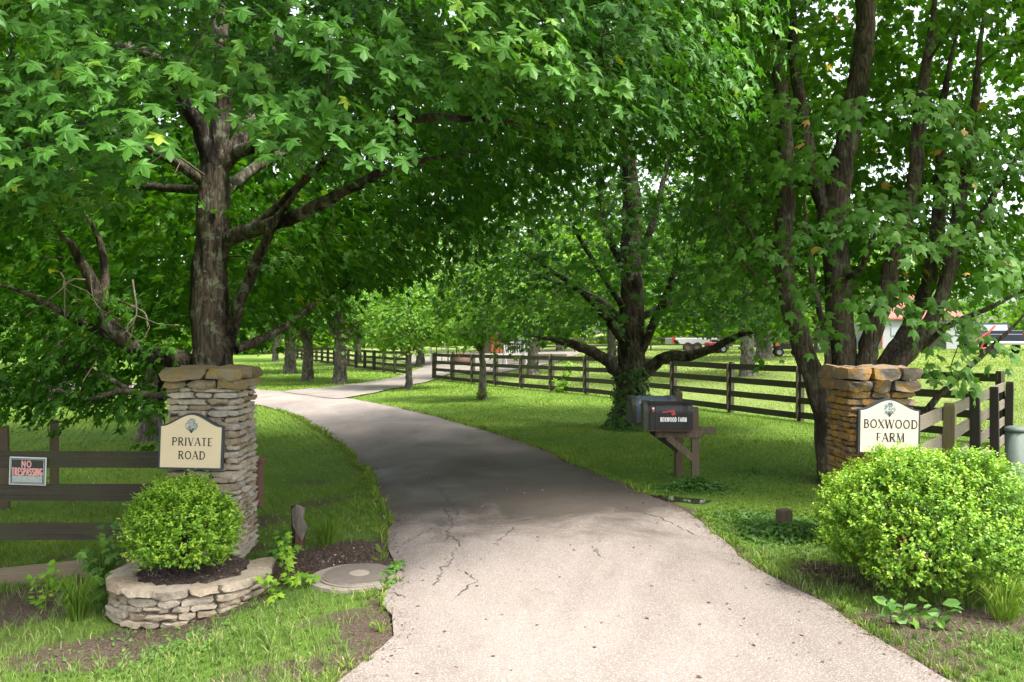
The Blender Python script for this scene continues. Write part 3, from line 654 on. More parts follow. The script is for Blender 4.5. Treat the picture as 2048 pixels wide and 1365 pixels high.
clump = [(1690, 205, 9.2), (1720, 215, 9.0), (1830, 205, 8.8), (1870, 235, 8.8), (1905, 255, 8.9), (1840, 260, 8.8), (1640, 265, 9.3), (1600, 300, 9.5), (1540, 215, 9.6), (1500, 250, 9.6), (1580, 230, 9.5), (1660, 300, 9.4), (1720, 425, 8.9), (1760, 440, 8.8), (1690, 440, 9.0), (1800, 455, 8.9), (1900, 310, 8.8), (1950, 330, 8.8), (1920, 370, 8.8), (1990, 320, 8.7), (2020, 250, 8.6), (2050, 330, 8.6), (1960, 470, 8.7), (2000, 500, 8.6), (2040, 470, 8.5), (1930, 510, 8.8), (2030, 540, 8.5), (1980, 560, 8.7), (1760, 590, 9.0), (1810, 585, 9.0), (1850, 570, 8.9), (1880, 610, 8.9), (1730, 620, 9.2), (1900, 575, 8.9), (1790, 630, 9.0), (1560, 555, 9.8), (1600, 470, 9.6), (1590, 640, 9.9), (1930, 660, 9.2), (1905, 730, 9.6), (1960, 620, 9.0), (1935, 700, 9.2), (1870, 690, 9.5), (1650, 640, 10), (1560, 400, 9.8), (1480, 330, 10), (1500, 420, 10.1), (1620, 215, 9.6), (1750, 250, 9.2)]
C_sp = [P(a + rng.normal(0, 6), b + rng.normal(0, 6), c) for a, b, c in clump]
cand = shell(2400, (5.2, 10.9, 6.0), (4.4, 3.4, 4.4), 0.35, -0.8, 0.7)
u, v = proj(cand)
for q, c in enumerate(cand):
    if 1390 < u[q] < 2250 and v[q] < 560 and c[1] > 9.6:
        if u[q] > 1960 and 130 < v[q] < 260 and rng.random() < 0.7: continue
        if 1540 < u[q] < 1930 and c[1] < dC and v[q] > 60: continue
        C_sp.append(c)
    elif v[q] < -60 and u[q] > 1450 and c[1] > 6: C_sp.append(c)
C_sp = thin(np.array(C_sp), 0.52)
make_tree('maple_tree', 'many-stemmed maple fanning out behind the orange-lichened stone pillar', CB, (C_trunk, 0.215, 0.09), C_limbs, C_sp, 0.36 + 0.2 * rng.random(len(C_sp)), M['bark_c'], (M['leaf_c'], TRI_V, TRI_F), 62, 0.132, face=0.85, sides=18, flare=0.35, droop=0.5)

# --- trees along the lawn and the far trees
def simple_tree(label, x, y, h, crown_r, crown_lo, trunk_r, leafm, n_sp, n_per, lsize, group=None, name='maple_tree', tmpl=(KITE_V, KITE_F), fork=None, bark='bark_far', sp_r=0.8, face=0.4, lean=0.0, rz=None, lo=0.4):
    b = np.array([x, y, gz(x, y)])
    fz = crown_lo if fork is None else fork
    top = b + [lean, 0, h * 0.8]
    trunk = [b - [0, 0, .15], b + [0.02, 0, fz * 0.5], b + [lean * .3, 0, fz], (b + [lean * .3, 0, fz]) * .5 + top * .5, top]
    limbs = []
    for q in range(6):
        a = q * 2 * math.pi / 6 + rng.uniform(-.4, .4); rr = crown_r * rng.uniform(.55, .85)
        s = b + [lean * .3, 0, fz * rng.uniform(.85, 1.25)]
        e = s + [math.cos(a) * rr, math.sin(a) * rr, (h - fz) * rng.uniform(.15, .5)]
        limbs.append(([s, s * .6 + e * .4 + [0, 0, .05 * h], e], trunk_r * .5, trunk_r * .12))
    rzc = (h - crown_lo) / 2 if rz is None else rz
    sp = shell(n_sp, b + [lean * .5, 0, crown_lo + (h - crown_lo) / 2], (crown_r, crown_r, rzc), lo)
    return make_tree(name, label, b, (trunk, trunk_r, trunk_r * .3), limbs, sp, sp_r * (0.7 + 0.6 * rng.random(n_sp)), M[bark], (leafm, *tmpl), n_per, lsize, group, sides=12, flare=0.45, face=face, rmax=0.05, bseg=(3, 3))
LF, LB, LA = M['leaf_far'], M['leaf_b'], M['leaf_a']
simple_tree('young maple with thin straight trunk on the lawn before the board fence', -0.92, 24.6, 4.3, 2.0, 1.75, 0.13, LF, 95, 55, 0.13, fork=1.55, sp_r=0.45, tmpl=(TRI_V, TRI_F))
simple_tree('small bright maple with slender trunk beside the side road', -4.05, 31.2, 4.6, 2.1, 1.5, 0.14, LF, 110, 60, 0.16, fork=1.4, sp_r=0.5)
simple_tree('thick forked maple on the far verge nearest the side road', -7.65, 35.4, 9.0, 3.6, 2.0, 0.30, LB, 200, 60, 0.2, fork=1.7, sp_r=0.75)
simple_tree('lichen-grey maple trunk, middle tree of three on the far verge', -9.75, 38.0, 10.0, 3.8, 2.2, 0.27, LF, 200, 60, 0.2, fork=2.0, sp_r=0.8)
simple_tree('maple farthest up the drive of three on the far verge', -13.1, 47.0, 11.0, 4.5, 2.2, 0.36, LB, 200, 60, 0.24, fork=2.0, sp_r=0.9)
simple_tree('maple with bare lower trunk on the lawn behind the low left fence', -7.1, 15.6, 9.0, 3.6, 2.9, 0.2, LB, 130, 60, 0.17, fork=2.0, sp_r=0.7, tmpl=(TRI_V, TRI_F))
simple_tree('leaning field maple beyond the board fence near the red tractor', 13.6, 43.0, 9.5, 4.6, 2.2, 0.42, LB, 220, 60, 0.22, fork=2.0, sp_r=0.9)
far = [(-17, 30, 10, 4.5, LB), (-24, 44, 13, 6, LF), (-12, 62, 13, 6, LF), (-3, 75, 14, 7, LF), (4, 68, 12, 6, LB), (10, 72, 13, 6.5, LF), (17, 66, 13, 6, LB), (-22, 74, 15, 7, LB), (24, 78, 14, 7, LF), (33, 70, 11, 6, LF), (44, 82, 12, 7, LB), (6, 48, 11, 4.8, LB), (-34, 60, 13, 7, LF), (-14.5, 25, 8.5, 3.4, LB), (20, 52, 11, 4.6, LF), (-6, 52, 11, 4.2, LF), (1.0, 38.5, 10, 4.0, LF), (9.0, 30.5, 10.5, 4.0, LF), (38, 54, 9, 4.5, LF)]
fl = ['round tree at the field edge left of the far verge', 'pale tall tree beyond the left lawn', 'tall sunny tree where the drive disappears', 'broad sunny tree behind the yard', 'dark tree behind the yard bench swing', 'sunny tree behind the low shed', 'dark tree behind the parked trailer', 'dark broad tree far up the drive', 'sunny tree left of the red-roofed barn', 'sunny tree beside the dark pickup', 'dark tree far behind the dark pickup', 'tall dark tree in the field behind the young lawn maple', 'pale tree far out on the left field', 'dense tree by the wire fence posts', 'sunny tree before the red-roofed barn', 'slim sunny tree behind the gravel yard gate', 'tall sunny tree just behind the end of the board fence', 'tall sunny tree behind the many-stemmed maple', 'low sunny tree behind the dark pickup']
for (x, y, h, r, lm), lb in zip(far, fl):
    simple_tree(lb, x, y, h, r, 1.6 if y > 40 else 2.6, 0.28, lm, 140, 46, 0.33 if y > 45 else 0.25, 'far trees round the farmyard', name='broadleaf_tree', sp_r=1.25 if y > 45 else 0.85, lo=0.3)
# low hedge growth far off
for x, y, rx in [(-18, 95, 16), (12, 96, 15), (38, 100, 14), (-52, 90, 18), (62, 96, 16)]:
    n = 260; c = np.stack([rng.uniform(-rx, rx, n), rng.uniform(-3, 3, n), rng.random(n) * 5.0], 1)
    L = spray_leaves(c, 1.2 + rng.random(n), (0, -60), 40, 0.55, 0.6)
    o = new_obj('woodland', leaf_mesh('woodland', *L, KITE_V, KITE_F), LF); o.location = (x, y, gz(x, y)); tag(o, kind='stuff')

# ------------------------------------------------------------------ stone work
def stone_mesh(q):
    r = np.random.default_rng(100 + q); V, idx = [], {}
    for a in range(4):
        for b in range(3):
            for c in range(3):
                if 0 < a < 3 and b == 1 and c == 1: continue
                p = np.array([a / 3 - .5, b / 2 - .5, c / 2 - .5])
                ends = (a in (0, 3)) + (b != 1) + (c != 1)
                s = {1: 1.0, 2: 0.96, 3: 0.86}[ends] if ends else 1
                p = p * [s if a in (0, 3) else 1, s, s if ends > 1 else 1] + r.normal(0, 1, 3) * [0.04, 0.065, 0.075]
                idx[(a, b, c)] = len(V); V.append(p)
    Fc = []
    def quad(k): Fc.append([idx[t] for t in k])
    for b in range(2):
        for c in range(2):
            quad([(0, b, c), (0, b, c + 1), (0, b + 1, c + 1), (0, b + 1, c)]); quad([(3, b, c), (3, b + 1, c), (3, b + 1, c + 1), (3, b, c + 1)])
    for a in range(3):
        for c in range(2):
            quad([(a, 0, c), (a + 1, 0, c), (a + 1, 0, c + 1), (a, 0, c + 1)]); quad([(a, 2, c), (a, 2, c + 1), (a + 1, 2, c + 1), (a + 1, 2, c)])
        for b in range(2):
            quad([(a, b, 0), (a, b + 1, 0), (a + 1, b + 1, 0), (a + 1, b, 0)]); quad([(a, b, 2), (a + 1, b, 2), (a + 1, b + 1, 2), (a, b + 1, 2)])
    me = mesh_py('stone', V, Fc, True)
    try: me.set_sharp_from_angle(angle=math.radians(48))
    except Exception: pass
    return me
STONES = {}
def stone(matname, parent, loc, size, rz, tilt=0.0, name='stone'):
    if matname not in STONES:
        STONES[matname] = [stone_mesh(q + len(STONES) * 20) for q in range(14)]
        for m in STONES[matname]: m.materials.append(M[matname])
    o = bpy.data.objects.new(name, random.choice(STONES[matname])); COL.objects.link(o); o.parent = parent
    o.location = loc; o.scale = size; o.rotation_euler = (tilt, random.uniform(-.03, .03), rz + (math.pi if random.random() < .5 else 0))
    return o
def pillar(label, x, y, z0, z1, w, rz, mat, taper=0.0, cap='stone_cap', caps=((0.075, 0.03, 0.38), (0.105, 0.055, 0.5))):
    t = thing('stone_pillar', label, 'pillar', (x, y, z0), rz)
    H = z1 - z0; caph = sum(c[0] for c in caps); hz = H - caph
    MB().box((0, 0, hz / 2), (w - 0.085, w - 0.085, hz), bev=0.01).build('mortar_core', M['mortar'], t)
    z = 0.0; k = 0
    while z < hz - 0.02:
        h = min(random.uniform(0.042, 0.072), hz - z)
        if hz - z - h < 0.03: h = hz - z
        wz = w + taper * (1 - z / hz)
        for f in range(4):
            full = (f + k) % 2 == 0
            L = wz if full else wz - 0.16
            xs = [-L / 2]
            while xs[-1] < L / 2 - 0.001:
                l = random.uniform(0.12, 0.30) if f in (0, 1, 3) else random.uniform(0.2, 0.34)
                if L / 2 - (xs[-1] + l) < 0.10: l = L / 2 - xs[-1]
                xs.append(xs[-1] + l)
            for a, b in zip(xs, xs[1:]):
                dep = 0.11; out = wz / 2 - dep / 2 + random.uniform(-0.014, 0.014)
                ang = f * math.pi / 2                       # 0 front (-y), 1 right (+x), 2 back, 3 left
                cx, cy = (a + b) / 2, -out
                X = cx * math.cos(ang) - cy * math.sin(ang); Y = cx * math.sin(ang) + cy * math.cos(ang)
                stone(mat, t, (X, Y, z + h / 2 + random.uniform(-.003, .003)), (b - a - 0.009, dep, h * random.uniform(.76, .93)), ang + random.uniform(-.03, .03), random.uniform(-.05, .05))
        z += h; k += 1
    for h, over, l in caps:
        W = w + over * 2; nn = 2 if l > 0.45 else 3
        for r_ in range(2):
            cuts = sorted([-W / 2, W / 2] + [W * ((q + 1) / nn - 0.5 + random.uniform(-.07, .07)) for q in range(nn - 1)])
            for a, b in zip(cuts, cuts[1:]):
                stone(cap, t, ((a + b) / 2, (r_ - .5) * W / 2, z + h / 2), (b - a - .003, W / 2 * 1.0, h * random.uniform(1.0, 1.12)), 0, 0, 'cap_stone')
        z += h
    return t
LPX, LPY = -2.70, 7.21
pillar('pale stacked ledge-stone gate pillar rising from the round planter', LPX, LPY, -0.02, 1.665, 0.60, math.radians(3), 'stone_pale', 0.05, caps=((0.075, 0.035, 0.3), (0.10, 0.055, 0.5)))
RPX, RPY = 3.36, 7.50
pillar('orange-lichened stacked stone gate pillar behind the wide boxwood', RPX, RPY, -0.02, 1.66, 0.58, math.radians(-1), 'stone_ochre', 0.02, 'stone_cap_dark', ((0.10, 0.05, 0.3), (0.115, 0.06, 0.3)))

# planter
PCX, PCY, PR = -2.57, 6.42, 0.62
PZ = -0.205
pl = thing('stone_planter', 'low curved tan stone planter in front of the pale pillar', 'planter', (PCX, PCY, PZ))
A0, A1 = math.radians(150), math.radians(382)
zc = 0.0; heights = [0.05, 0.055, 0.05, 0.06, 0.065]
for q, h in enumerate(heights):
    a = A0 + random.uniform(0, .12)
    last = q == len(heights) - 1
    while a < A1:
        l = random.uniform(0.12, 0.30) if not last else random.uniform(0.22, 0.36)
        da = l / PR; R = PR + (0.02 if last else random.uniform(-.012, .012)) - 0.012 * q * 0.4
        dep = 0.2 if last else 0.13
        am = a + da / 2; rr = R - dep / 2
        sx, sy = math.cos(am) * rr, math.sin(am) * rr
        below = gz(PCX + sx, PCY + sy) - PZ
        if zc + h > below - 0.03:
            stone('stone_tan', pl, (sx, sy, zc + h / 2 + random.uniform(-.004, .004)), (l * 1.0 - .012, dep, h * random.uniform(.80, .96)), am + math.pi / 2 + random.uniform(-.04, .04), random.uniform(-.06, .06))
        a += da
    zc += h
m = MB(); n = 40; aa = np.linspace(A0, A1, n)
o_ = [(math.cos(a) * (PR - .045), math.sin(a) * (PR - .045)) for a in aa]; i_ = [(math.cos(a) * (PR - .12), math.sin(a) * (PR - .12)) for a in aa]
V = [(x, y, 0.0) for x, y in o_] + [(x, y, zc - .05) for x, y in o_] + [(x, y, zc - .05) for x, y in i_]
m.add(V, [(q, q + 1, n + q + 1, n + q) for q in range(n - 1)] + [(n + q, n + q + 1, 2 * n + q + 1, 2 * n + q) for q in range(n - 1)]); m.build('mortar_core', M['mortar'], pl)
rings, segs = 9, 40; V = [(0, 0, zc - .005)]
for r_ in range(1, rings + 1):
    for s_ in range(segs):
        a = s_ * 2 * math.pi / segs; R = (PR - .1) * r_ / rings
        V.append((math.cos(a) * R, math.sin(a) * R, zc - 0.005 - 0.045 * (r_ / rings) ** 2 + random.uniform(-.006, .006)))
Fc = [(0, 1 + s_, 1 + (s_ + 1) % segs) for s_ in range(segs)] + [(1 + (r_ - 1) * segs + s_, 1 + r_ * segs + s_, 1 + r_ * segs + (s_ + 1) % segs, 1 + (r_ - 1) * segs + (s_ + 1) % segs) for r_ in range(1, rings) for s_ in range(segs)]
new_obj('mulch', mesh_py('mulch', V, Fc, True), M['mulch'], pl)
def chips(cx, cy, rx, ry, n, zf, name, mat, parent=None, size=(0.012, 0.035), flat=0.6):
    a = rng.random(n) * 2 * math.pi; r = np.sqrt(rng.random(n)) if parent is not None else np.abs(rng.normal(0, .55, n))
    p = np.stack([cx + np.cos(a) * r * rx, cy + np.sin(a) * r * ry, 0 * a], 1); p[:, 2] = zf(p[:, 0], p[:, 1]) + 0.005
    nr = np.array([0, 0, 1.0]) + rng.normal(0, flat, (n, 3))
    T = KITE_V * [0.45, 1, 1]
    return new_obj(name, leaf_mesh(name, p, nr, rng.normal(0, 1, (n, 3)), rng.uniform(*size, n), rng.random(n), T, KITE_F), mat, parent)
def chipmat(name, stops):
    k = Nodes(name); k.col(k.ramp(k.attr('tint'), stops)); k.rough(.9); return k.m
M['chips'] = chipmat('bark_chips', [(0, (0.02, 0.012, 0.009)), (0.6, (0.075, 0.048, 0.037)), (0.93, (0.17, 0.12, 0.09)), (1, (0.45, 0.38, 0.30))])
M['litter'] = chipmat('leaf_litter', [(0, (0.05, 0.03, 0.02)), (0.6, (0.14, 0.085, 0.055)), (1, (0.27, 0.19, 0.13))])
tag(chips(0, 0, PR - .13, PR - .13, 1800, lambda x, y: zc - .005 - .045 * (x * x + y * y) / .36, 'mulch_chips', M['chips'], pl), kind='stuff')
tag(chips(-1.55, 7.0, 0.75, 0.6, 3000, ground_z, 'soil_chips', M['chips'], None), kind='stuff')
tag(chips(2.62, 6.55, 0.4, 0.4, 900, ground_z, 'leaf_litter', M['litter'], None, (0.02, 0.06)), kind='stuff')

# ------------------------------------------------------------------ fences
def unit_board(q, nseg=6):
    r = np.random.default_rng(300 + q); m = MB(); V, Fc = [], []
    for s_ in range(nseg + 1):
        x = s_ / nseg - .5; wob = r.normal(0, .03)
        e0, e1 = r.normal(0, .012, 2)
        V += [(x, -.5 + wob * .3, -.5 + e0), (x, .5 + wob * .3, -.5 + e0), (x, .5 + wob * .3, .5 + e1), (x, -.5 + wob * .3, .5 + e1)]
    for s_ in range(nseg):
        for c in range(4): Fc.append((s_ * 4 + c, s_ * 4 + 4 + c, s_ * 4 + 4 + (c + 1) % 4, s_ * 4 + (c + 1) % 4))
    Fc += [(0, 1, 2, 3), (nseg * 4 + 3, nseg * 4 + 2, nseg * 4 + 1, nseg * 4)]
    return [(a, -b, c) for a, b, c in V], Fc
BRD = {}
def board(parent, a, b, h, th, mat, name='board'):
    key = (mat, random.randrange(5))
    if key not in BRD:
        V, Fc = unit_board(key[1]); me = mesh_py('board', V, Fc); me.materials.append(M[mat]); BRD[key] = me
    o = bpy.data.objects.new(name, BRD[key]); COL.objects.link(o); o.parent = parent
    a, b = Vector(a), Vector(b); d = b - a
    o.location = (a + b) / 2; o.rotation_mode = 'QUATERNION'; o.rotation_quaternion = d.to_track_quat('X', 'Z'); o.scale = (d.length, th, h)
    return o
PST = {}
def post(parent, x, y, z0, z1, w, mat, name='post', rz=0.0, lean=0.0, pointed=False):
    key = (mat, pointed)
    if key not in PST:
        m = MB(); b = .04
        prof = [(-.5, .5), (.3, .49), (.47, .47), (.5, .42)] if not pointed else [(-.5, .5), (.44, .49), (.455, .49), (.5, .03)]
        V = []
        for z, s_ in prof: V += [(-s_, -s_, z), (s_, -s_, z), (s_, s_, z), (-s_, s_, z)]
        Fc = [(0, 3, 2, 1), (12, 13, 14, 15)] + [(r_ * 4 + c, r_ * 4 + (c + 1) % 4, r_ * 4 + 4 + (c + 1) % 4, r_ * 4 + 4 + c) for r_ in range(3) for c in range(4)]
        me = mesh_py('post', V, Fc); me.materials.append(M[mat]); PST[key] = me
    o = bpy.data.objects.new(name, PST[key]); COL.objects.link(o); o.parent = parent
    o.location = (x, y, (z0 + z1) / 2); o.scale = (w, w, z1 - z0); o.rotation_euler = (lean, random.uniform(-.015, .015), rz)
    return o
def fence(label, A, B, spacing, heights, bh, mat, postmat, post_h, side=-1, pw=0.115, group=None, batten=True):
    A, B = np.array(A, float), np.array(B, float); L = np.linalg.norm(B - A); n = max(1, round(L / spacing)); d = (B - A) / L; nrm = np.array([d[1], -d[0]]) * side
    t = thing('board_fence', label, 'fence', (A[0], A[1], gz(*A)), 0, group); o = np.array([A[0], A[1], gz(*A)]); rz = math.atan2(d[1], d[0])
    pts = [A + d * L * q / n for q in range(n + 1)]
    zs = [gz(*p) for p in pts]
    for q, p in enumerate(pts):
        pm = postmat if isinstance(postmat, str) else postmat[q % len(postmat)]
        post(t, p[0] - o[0], p[1] - o[1], zs[q] - .2 - o[2], zs[q] + post_h + random.uniform(-.02, .03) - o[2], pw, pm, rz=rz, lean=random.uniform(-.02, .02))
    for q in range(n):
        for k, h in enumerate(heights):
            off = nrm * (pw / 2 + .014)
            a, b = pts[q] + off - o[:2], pts[q + 1] + off - o[:2]
            g0, g1 = random.uniform(-.015, .015), random.uniform(-.015, .015)
            e = d * 0.003
            board(t, (a[0] + e[0], a[1] + e[1], zs[q] - o[2] + h + g0), (b[0] - e[0], b[1] - e[1], zs[q + 1] - o[2] + h + g1), bh, 0.026, mat)
        if not batten: continue
        p = pts[q] + nrm * (pw / 2 + .042) - o[:2]
        board(t, (p[0], p[1], zs[q] - o[2] + .06), (p[0], p[1], zs[q] - o[2] + post_h - .03), .11, .022, mat, 'batten').rotation_quaternion = Matrix.Rotation(rz, 3, 'Z').to_quaternion() @ Vector((0, 0, 1)).to_track_quat('X', 'Y')
    return t
H4 = [0.14, 0.50, 0.86, 1.22]
fence('long dark four-board fence across the lawn behind the mailboxes', (-3.85, 39.8), (8.95, 14.6), 2.45, H4, 0.15, 'fence_dark', 'fence_dark', 1.33, side=1)
fence('dark four-board fence climbing away behind the far verge trees', (-5.9, 44.6), (-22, 80), 2.45, H4, 0.16, 'fence_dark', 'fence_dark', 1.33, side=1)
fence('weathered grey board fence running back from the orange-lichened pillar', (3.78, 7.55), (9.05, 14.5), 2.2, [0.12, 0.43, 0.74, 1.05], 0.15, 'fence_grey', ['fence_mossy', 'fence_mossy', 'fence_black', 'fence_black', 'fence_black'], 1.17, side=-1, pw=0.125, batten=False)
fence('far dark rail fence across the back of the farmyard', (-1, 64), (26, 62), 3.0, [0.5, 1.0], 0.16, 'fence_dark', 'fence_dark', 1.2)
# left fence (three boards and a kick board)
lf = thing('board_fence', 'low mossy board fence with the trespassing notice beside the pale pillar', 'fence', (-4.0, 7.36, -.3))
def lfp(x, z): return (x + 4.0, 0, z + .3)
for z, e, mt in ((0.815, 0.0, 'fence_dark'), (0.515, 0.0, 'fence_dark'), (0.155, 0.01, 'fence_dark')):
    board(lf, (-2.5, -.07, z - e + .3), (0.93, -.07, z + e + .3), 0.15, .028, mt)
board(lf, (-2.5, -.075, -.44 + .3), (1.0, -.075, -.10 + .3), 0.17, .03, 'fence_new', 'kick_board')
for x, zt in ((-5.9, 1.0), (-5.02, 0.92), (-3.075, 1.13)):
    post(lf, x + 4.0, 0, -.6 + .3, zt + .3, 0.11, 'fence_black')
# wire fence far left
wf = thing('wire_fence', 'old wire fence on leaning wooden posts beyond the left lawn', 'fence', (-7, 10.6, gz(-7, 10.6)))
for x, y, l in ((-6.75, 10.6, .05), (-6.55, 11.4, -.04), (-7.0, 9.9, .03)):
    post(wf, x + 7, y - 10.6, -.3, 1.1, 0.1, 'post_brown', lean=l, rz=.3)
M['wire'] = plain('wire', (0.2, 0.2, 0.2), .5, .6)
for z in np.linspace(.15, 1.0, 7):
    MB().tube([(0.0, -.7, z), (.25, 0, z - .02), (.45, .8, z)], .003, 5).build('wire', M['wire'], wf)

# ------------------------------------------------------------------ lettering
def arc(cx, cy, rx, ry, a0, a1, n=10): return [(cx + rx * math.cos(math.radians(a0 + (a1 - a0) * q / n)), cy + ry * math.sin(math.radians(a0 + (a1 - a0) * q / n))) for q in range(n + 1)]
T_, t_ = 1.0, 0.42      # thick, thin
GL = {
 'P': (.66, [([(.15, 0), (.15, 1)], T_), ([(.15, .97)] + arc(.36, .735, .24, .235, 90, -90) + [(.15, .50)], .8)]),
 'R': (.74, [([(.15, 0), (.15, 1)], T_), ([(.15, .97)] + arc(.36, .745, .22, .225, 90, -90) + [(.15, .52)], .8), ([(.34, .52), (.66, .0)], T_)]),
 'I': (.32, [([(.16, 0), (.16, 1)], T_)]),
 'V': (.74, [([(.08, 1), (.38, 0)], T_), ([(.38, 0), (.66, 1)], t_)]),
 'A': (.76, [([(.06, 0), (.38, 1)], t_), ([(.38, 1), (.70, 0)], T_), ([(.18, .34), (.58, .34)], t_)]),
 'T': (.68, [([(.34, 0), (.34, 1)], T_), ([(.04, .97), (.64, .97)], t_ * 1.2)]),
 'E': (.62, [([(.15, 0), (.15, 1)], T_), ([(.15, .97), (.56, .97)], t_ * 1.2), ([(.15, .51), (.48, .51)], t_ * 1.2), ([(.15, .03), (.58, .03)], t_ * 1.2)]),
 'F': (.60, [([(.15, 0), (.15, 1)], T_), ([(.15, .97), (.56, .97)], t_ * 1.2), ([(.15, .51), (.46, .51)], t_ * 1.2)]),
 'O': (.84, [(arc(.42, .5, .33, .47, 0, 360, 22), .85)]),
 'D': (.80, [([(.15, 0), (.15, 1)], T_), ([(.15, .97)] + arc(.36, .5, .34, .47, 90, -90, 14) + [(.15, .03)], .8)]),
 'B': (.68, [([(.15, 0), (.15, 1)], T_), ([(.15, .97)] + arc(.34, .755, .19, .215, 90, -90) + [(.15, .53)], .75), ([(.15, .54)] + arc(.36, .285, .23, .255, 90, -90) + [(.15, .03)], .8)]),
 'X': (.74, [([(.08, 1), (.66, 0)], T_), ([(.64, 1), (.08, 0)], t_)]),
 'W': (1.08, [([(.06, 1), (.30, 0)], T_), ([(.30, 0), (.54, 1)], t_), ([(.50, 1), (.78, 0)], T_), ([(.78, 0), (1.02, 1)], t_)]),
 'M': (.98, [([(.14, 0), (.16, 1)], t_), ([(.16, 1), (.48, 0)], T_), ([(.48, 0), (.80, 1)], t_), ([(.80, 1), (.84, 0)], T_)]),
 'N': (.80, [([(.14, 0), (.14, 1)], .7), ([(.14, 1), (.66, 0)], T_), ([(.66, 0), (.66, 1)], .7)]),
 'S': (.62, [(arc(.31, .74, .22, .23, 20, 270, 12) + arc(.31, .26, .22, .25, 90, -160, 12), .8)]),
 'G': (.78, [(arc(.40, .5, .30, .47, 50, 320, 16) + [(.66, .42), (.45, .42)], .85)]),
 ' ': (.4, [])}
def lettering(text, height, stroke, serif=True, squeeze=1.0, gap=0.10, even=False):
    """flat letters in the xz plane facing -y, centred on x, baseline z=0"""
    m = MB(); widths = [GL[c][0] * squeeze + gap for c in text]; x0 = -sum(widths) / 2; lay = 0
    for c, wd in zip(text, widths):
        for pts, wt in GL[c][1]:
            wgt = stroke * (0.9 if even else wt); 
            pp = [np.array([x0 + gap / 2 + p[0] * squeeze, p[1]]) * height for p in pts]
            for a, b in zip(pp, pp[1:]):
                d = b - a; L = np.linalg.norm(d); 
                if L < 1e-6: continue
                d /= L; nrm = np.array([-d[1], d[0]]) * wgt * height / 2
                e = d * (wgt * height * .12)
                q = [a - e - nrm, b + e - nrm, b + e + nrm, a - e + nrm]
                y = -0.0010 - 0.00012 * (lay % 14); lay += 1
                m.add([(p[0], y, p[1]) for p in q], [(0, 1, 2, 3)])
            if serif and len(pts) == 2:
                for p in pp:
                    fr = p[1] / height
                    if fr < .02 or fr > .98:
                        s_ = height * .13; th = height * .028; zz = p[1] + (th if fr < .5 else -th)
                        y = -0.0010 - 0.00012 * (lay % 14); lay += 1
                        m.add([(p[0] - s_, y, zz - th), (p[0] + s_, y, zz - th), (p[0] + s_, y, zz + th), (p[0] - s_, y, zz + th)], [(0, 1, 2, 3)])
        x0 += wd
    return m
M['ink'] = plain('black_sign_paint', (0.018, 0.017, 0.02), .6, var=.2)
M['sign_frame'] = plain('dark_slate_frame', (0.030, 0.036, 0.045), .55, var=.3)
def mk_cream(name, c, spots):
    k = Nodes(name); n = k.noise(k.gen, 6, 4, .6)
    cc = k.mix(k.ramp(n, [(.4, 0.0), (.75, .5)]), c, tuple(x * .86 for x in c))
    if spots:
        sp = k.math('MULTIPLY', k.ramp(k.noise(k.mapv(k.gen, (1, 1, .6)), 11, 5, .7), [(.60, 0.0), (.68, 1.0)]), k.ramp(k.noise(k.gen, 2.6, 2), [(.48, 0.0), (.6, 1.0)]))
        cc = k.mix(sp, cc, (0.33, 0.20, 0.07))
    k.col(cc); k.rough(.5); return k.m
M['cream_old'] = mk_cream('aged_cream_paint', (0.56, 0.46, 0.30), True)
M['cream'] = mk_cream('cream_paint', (0.60, 0.525, 0.40), False)
M['emblem'] = chipmat('emblem_blue', [(0, (0.05, 0.08, 0.10)), (0.6, (0.11, 0.20, 0.26)), (1, (0.26, 0.38, 0.42))])
def sign_outline(w, h, sh, n=10):
    """arched sign: shoulders at height sh, crown at h"""
    pts = [(-w / 2, 0), (w / 2, 0), (w / 2, sh)]
    for q in range(1, 2 * n):
        s_ = 1 - q / n; a = abs(s_); f = 1 - sm(min(1.0, max(0.0, (a - .0) / 1.0)))
        pts.append((s_ * w / 2, sh + (h - sh) * float(f)))
    pts.append((-w / 2, sh)); return pts
def farm_sign(label, loc, rz, w, h, sh, panel, lines, lh, zs, ez, esc, tilt=0.0, tree_dark=False):
    t = thing('farm_sign', label, 'sign', loc, rz); t.rotation_euler = (0, tilt, rz)
    out = sign_outline(w, h, sh)
    MB().prism(out, -0.022, 0.022).build('frame', M['sign_frame'], t)
    b = 0.017; inn = [(x * (w - 2 * b) / w, b + z * (h - 2 * b) / h) for x, z in out]
    MB().prism(inn, -0.026, -0.0225).build('panel', M[panel], t)
    for text, z in zip(lines, zs):
        o = lettering(text, lh, .155, True, .98, .09).build('lettering', M['ink'], t); o.location = (0.01, -0.026, z)
    n = 110; rr = np.sqrt(rng.random(n)); a = rng.random(n) * 2 * math.pi
    px = np.cos(a) * rr * .46; pz = np.sin(a) * rr * .5; px *= (1 - .55 * np.clip(pz + .1, 0, 1) * 1.1)
    p = np.stack([px * esc, np.full(n, -.0275) - rng.random(n) * .001, ez + pz * esc], 1)
    em = leaf_mesh('emblem', p, np.tile([0, -1.0, 0], (n, 1)), np.stack([px, 0 * px, pz + .6], 1) + rng.normal(0, .3, (n, 3)), np.full(n, .014), rng.random(n), KITE_V * [.8, 1, 0], KITE_F)
    e = new_obj('emblem', em, M['emblem'], t)
    m = MB()
    for dx in (-.25, -.1, .1, .25): m.add([(-.05 * .08, -.0288, ez - esc * .62), (.05 * .08, -.0288, ez - esc * .62), (dx * esc + .002, -.0288 - abs(dx) * .001, ez - esc * .2), (dx * esc - .002, -.0288 - abs(dx) * .001, ez - esc * .2)], [(0, 1, 2, 3)])
    m.build('emblem_trunk', M['ink'], t)
    return t
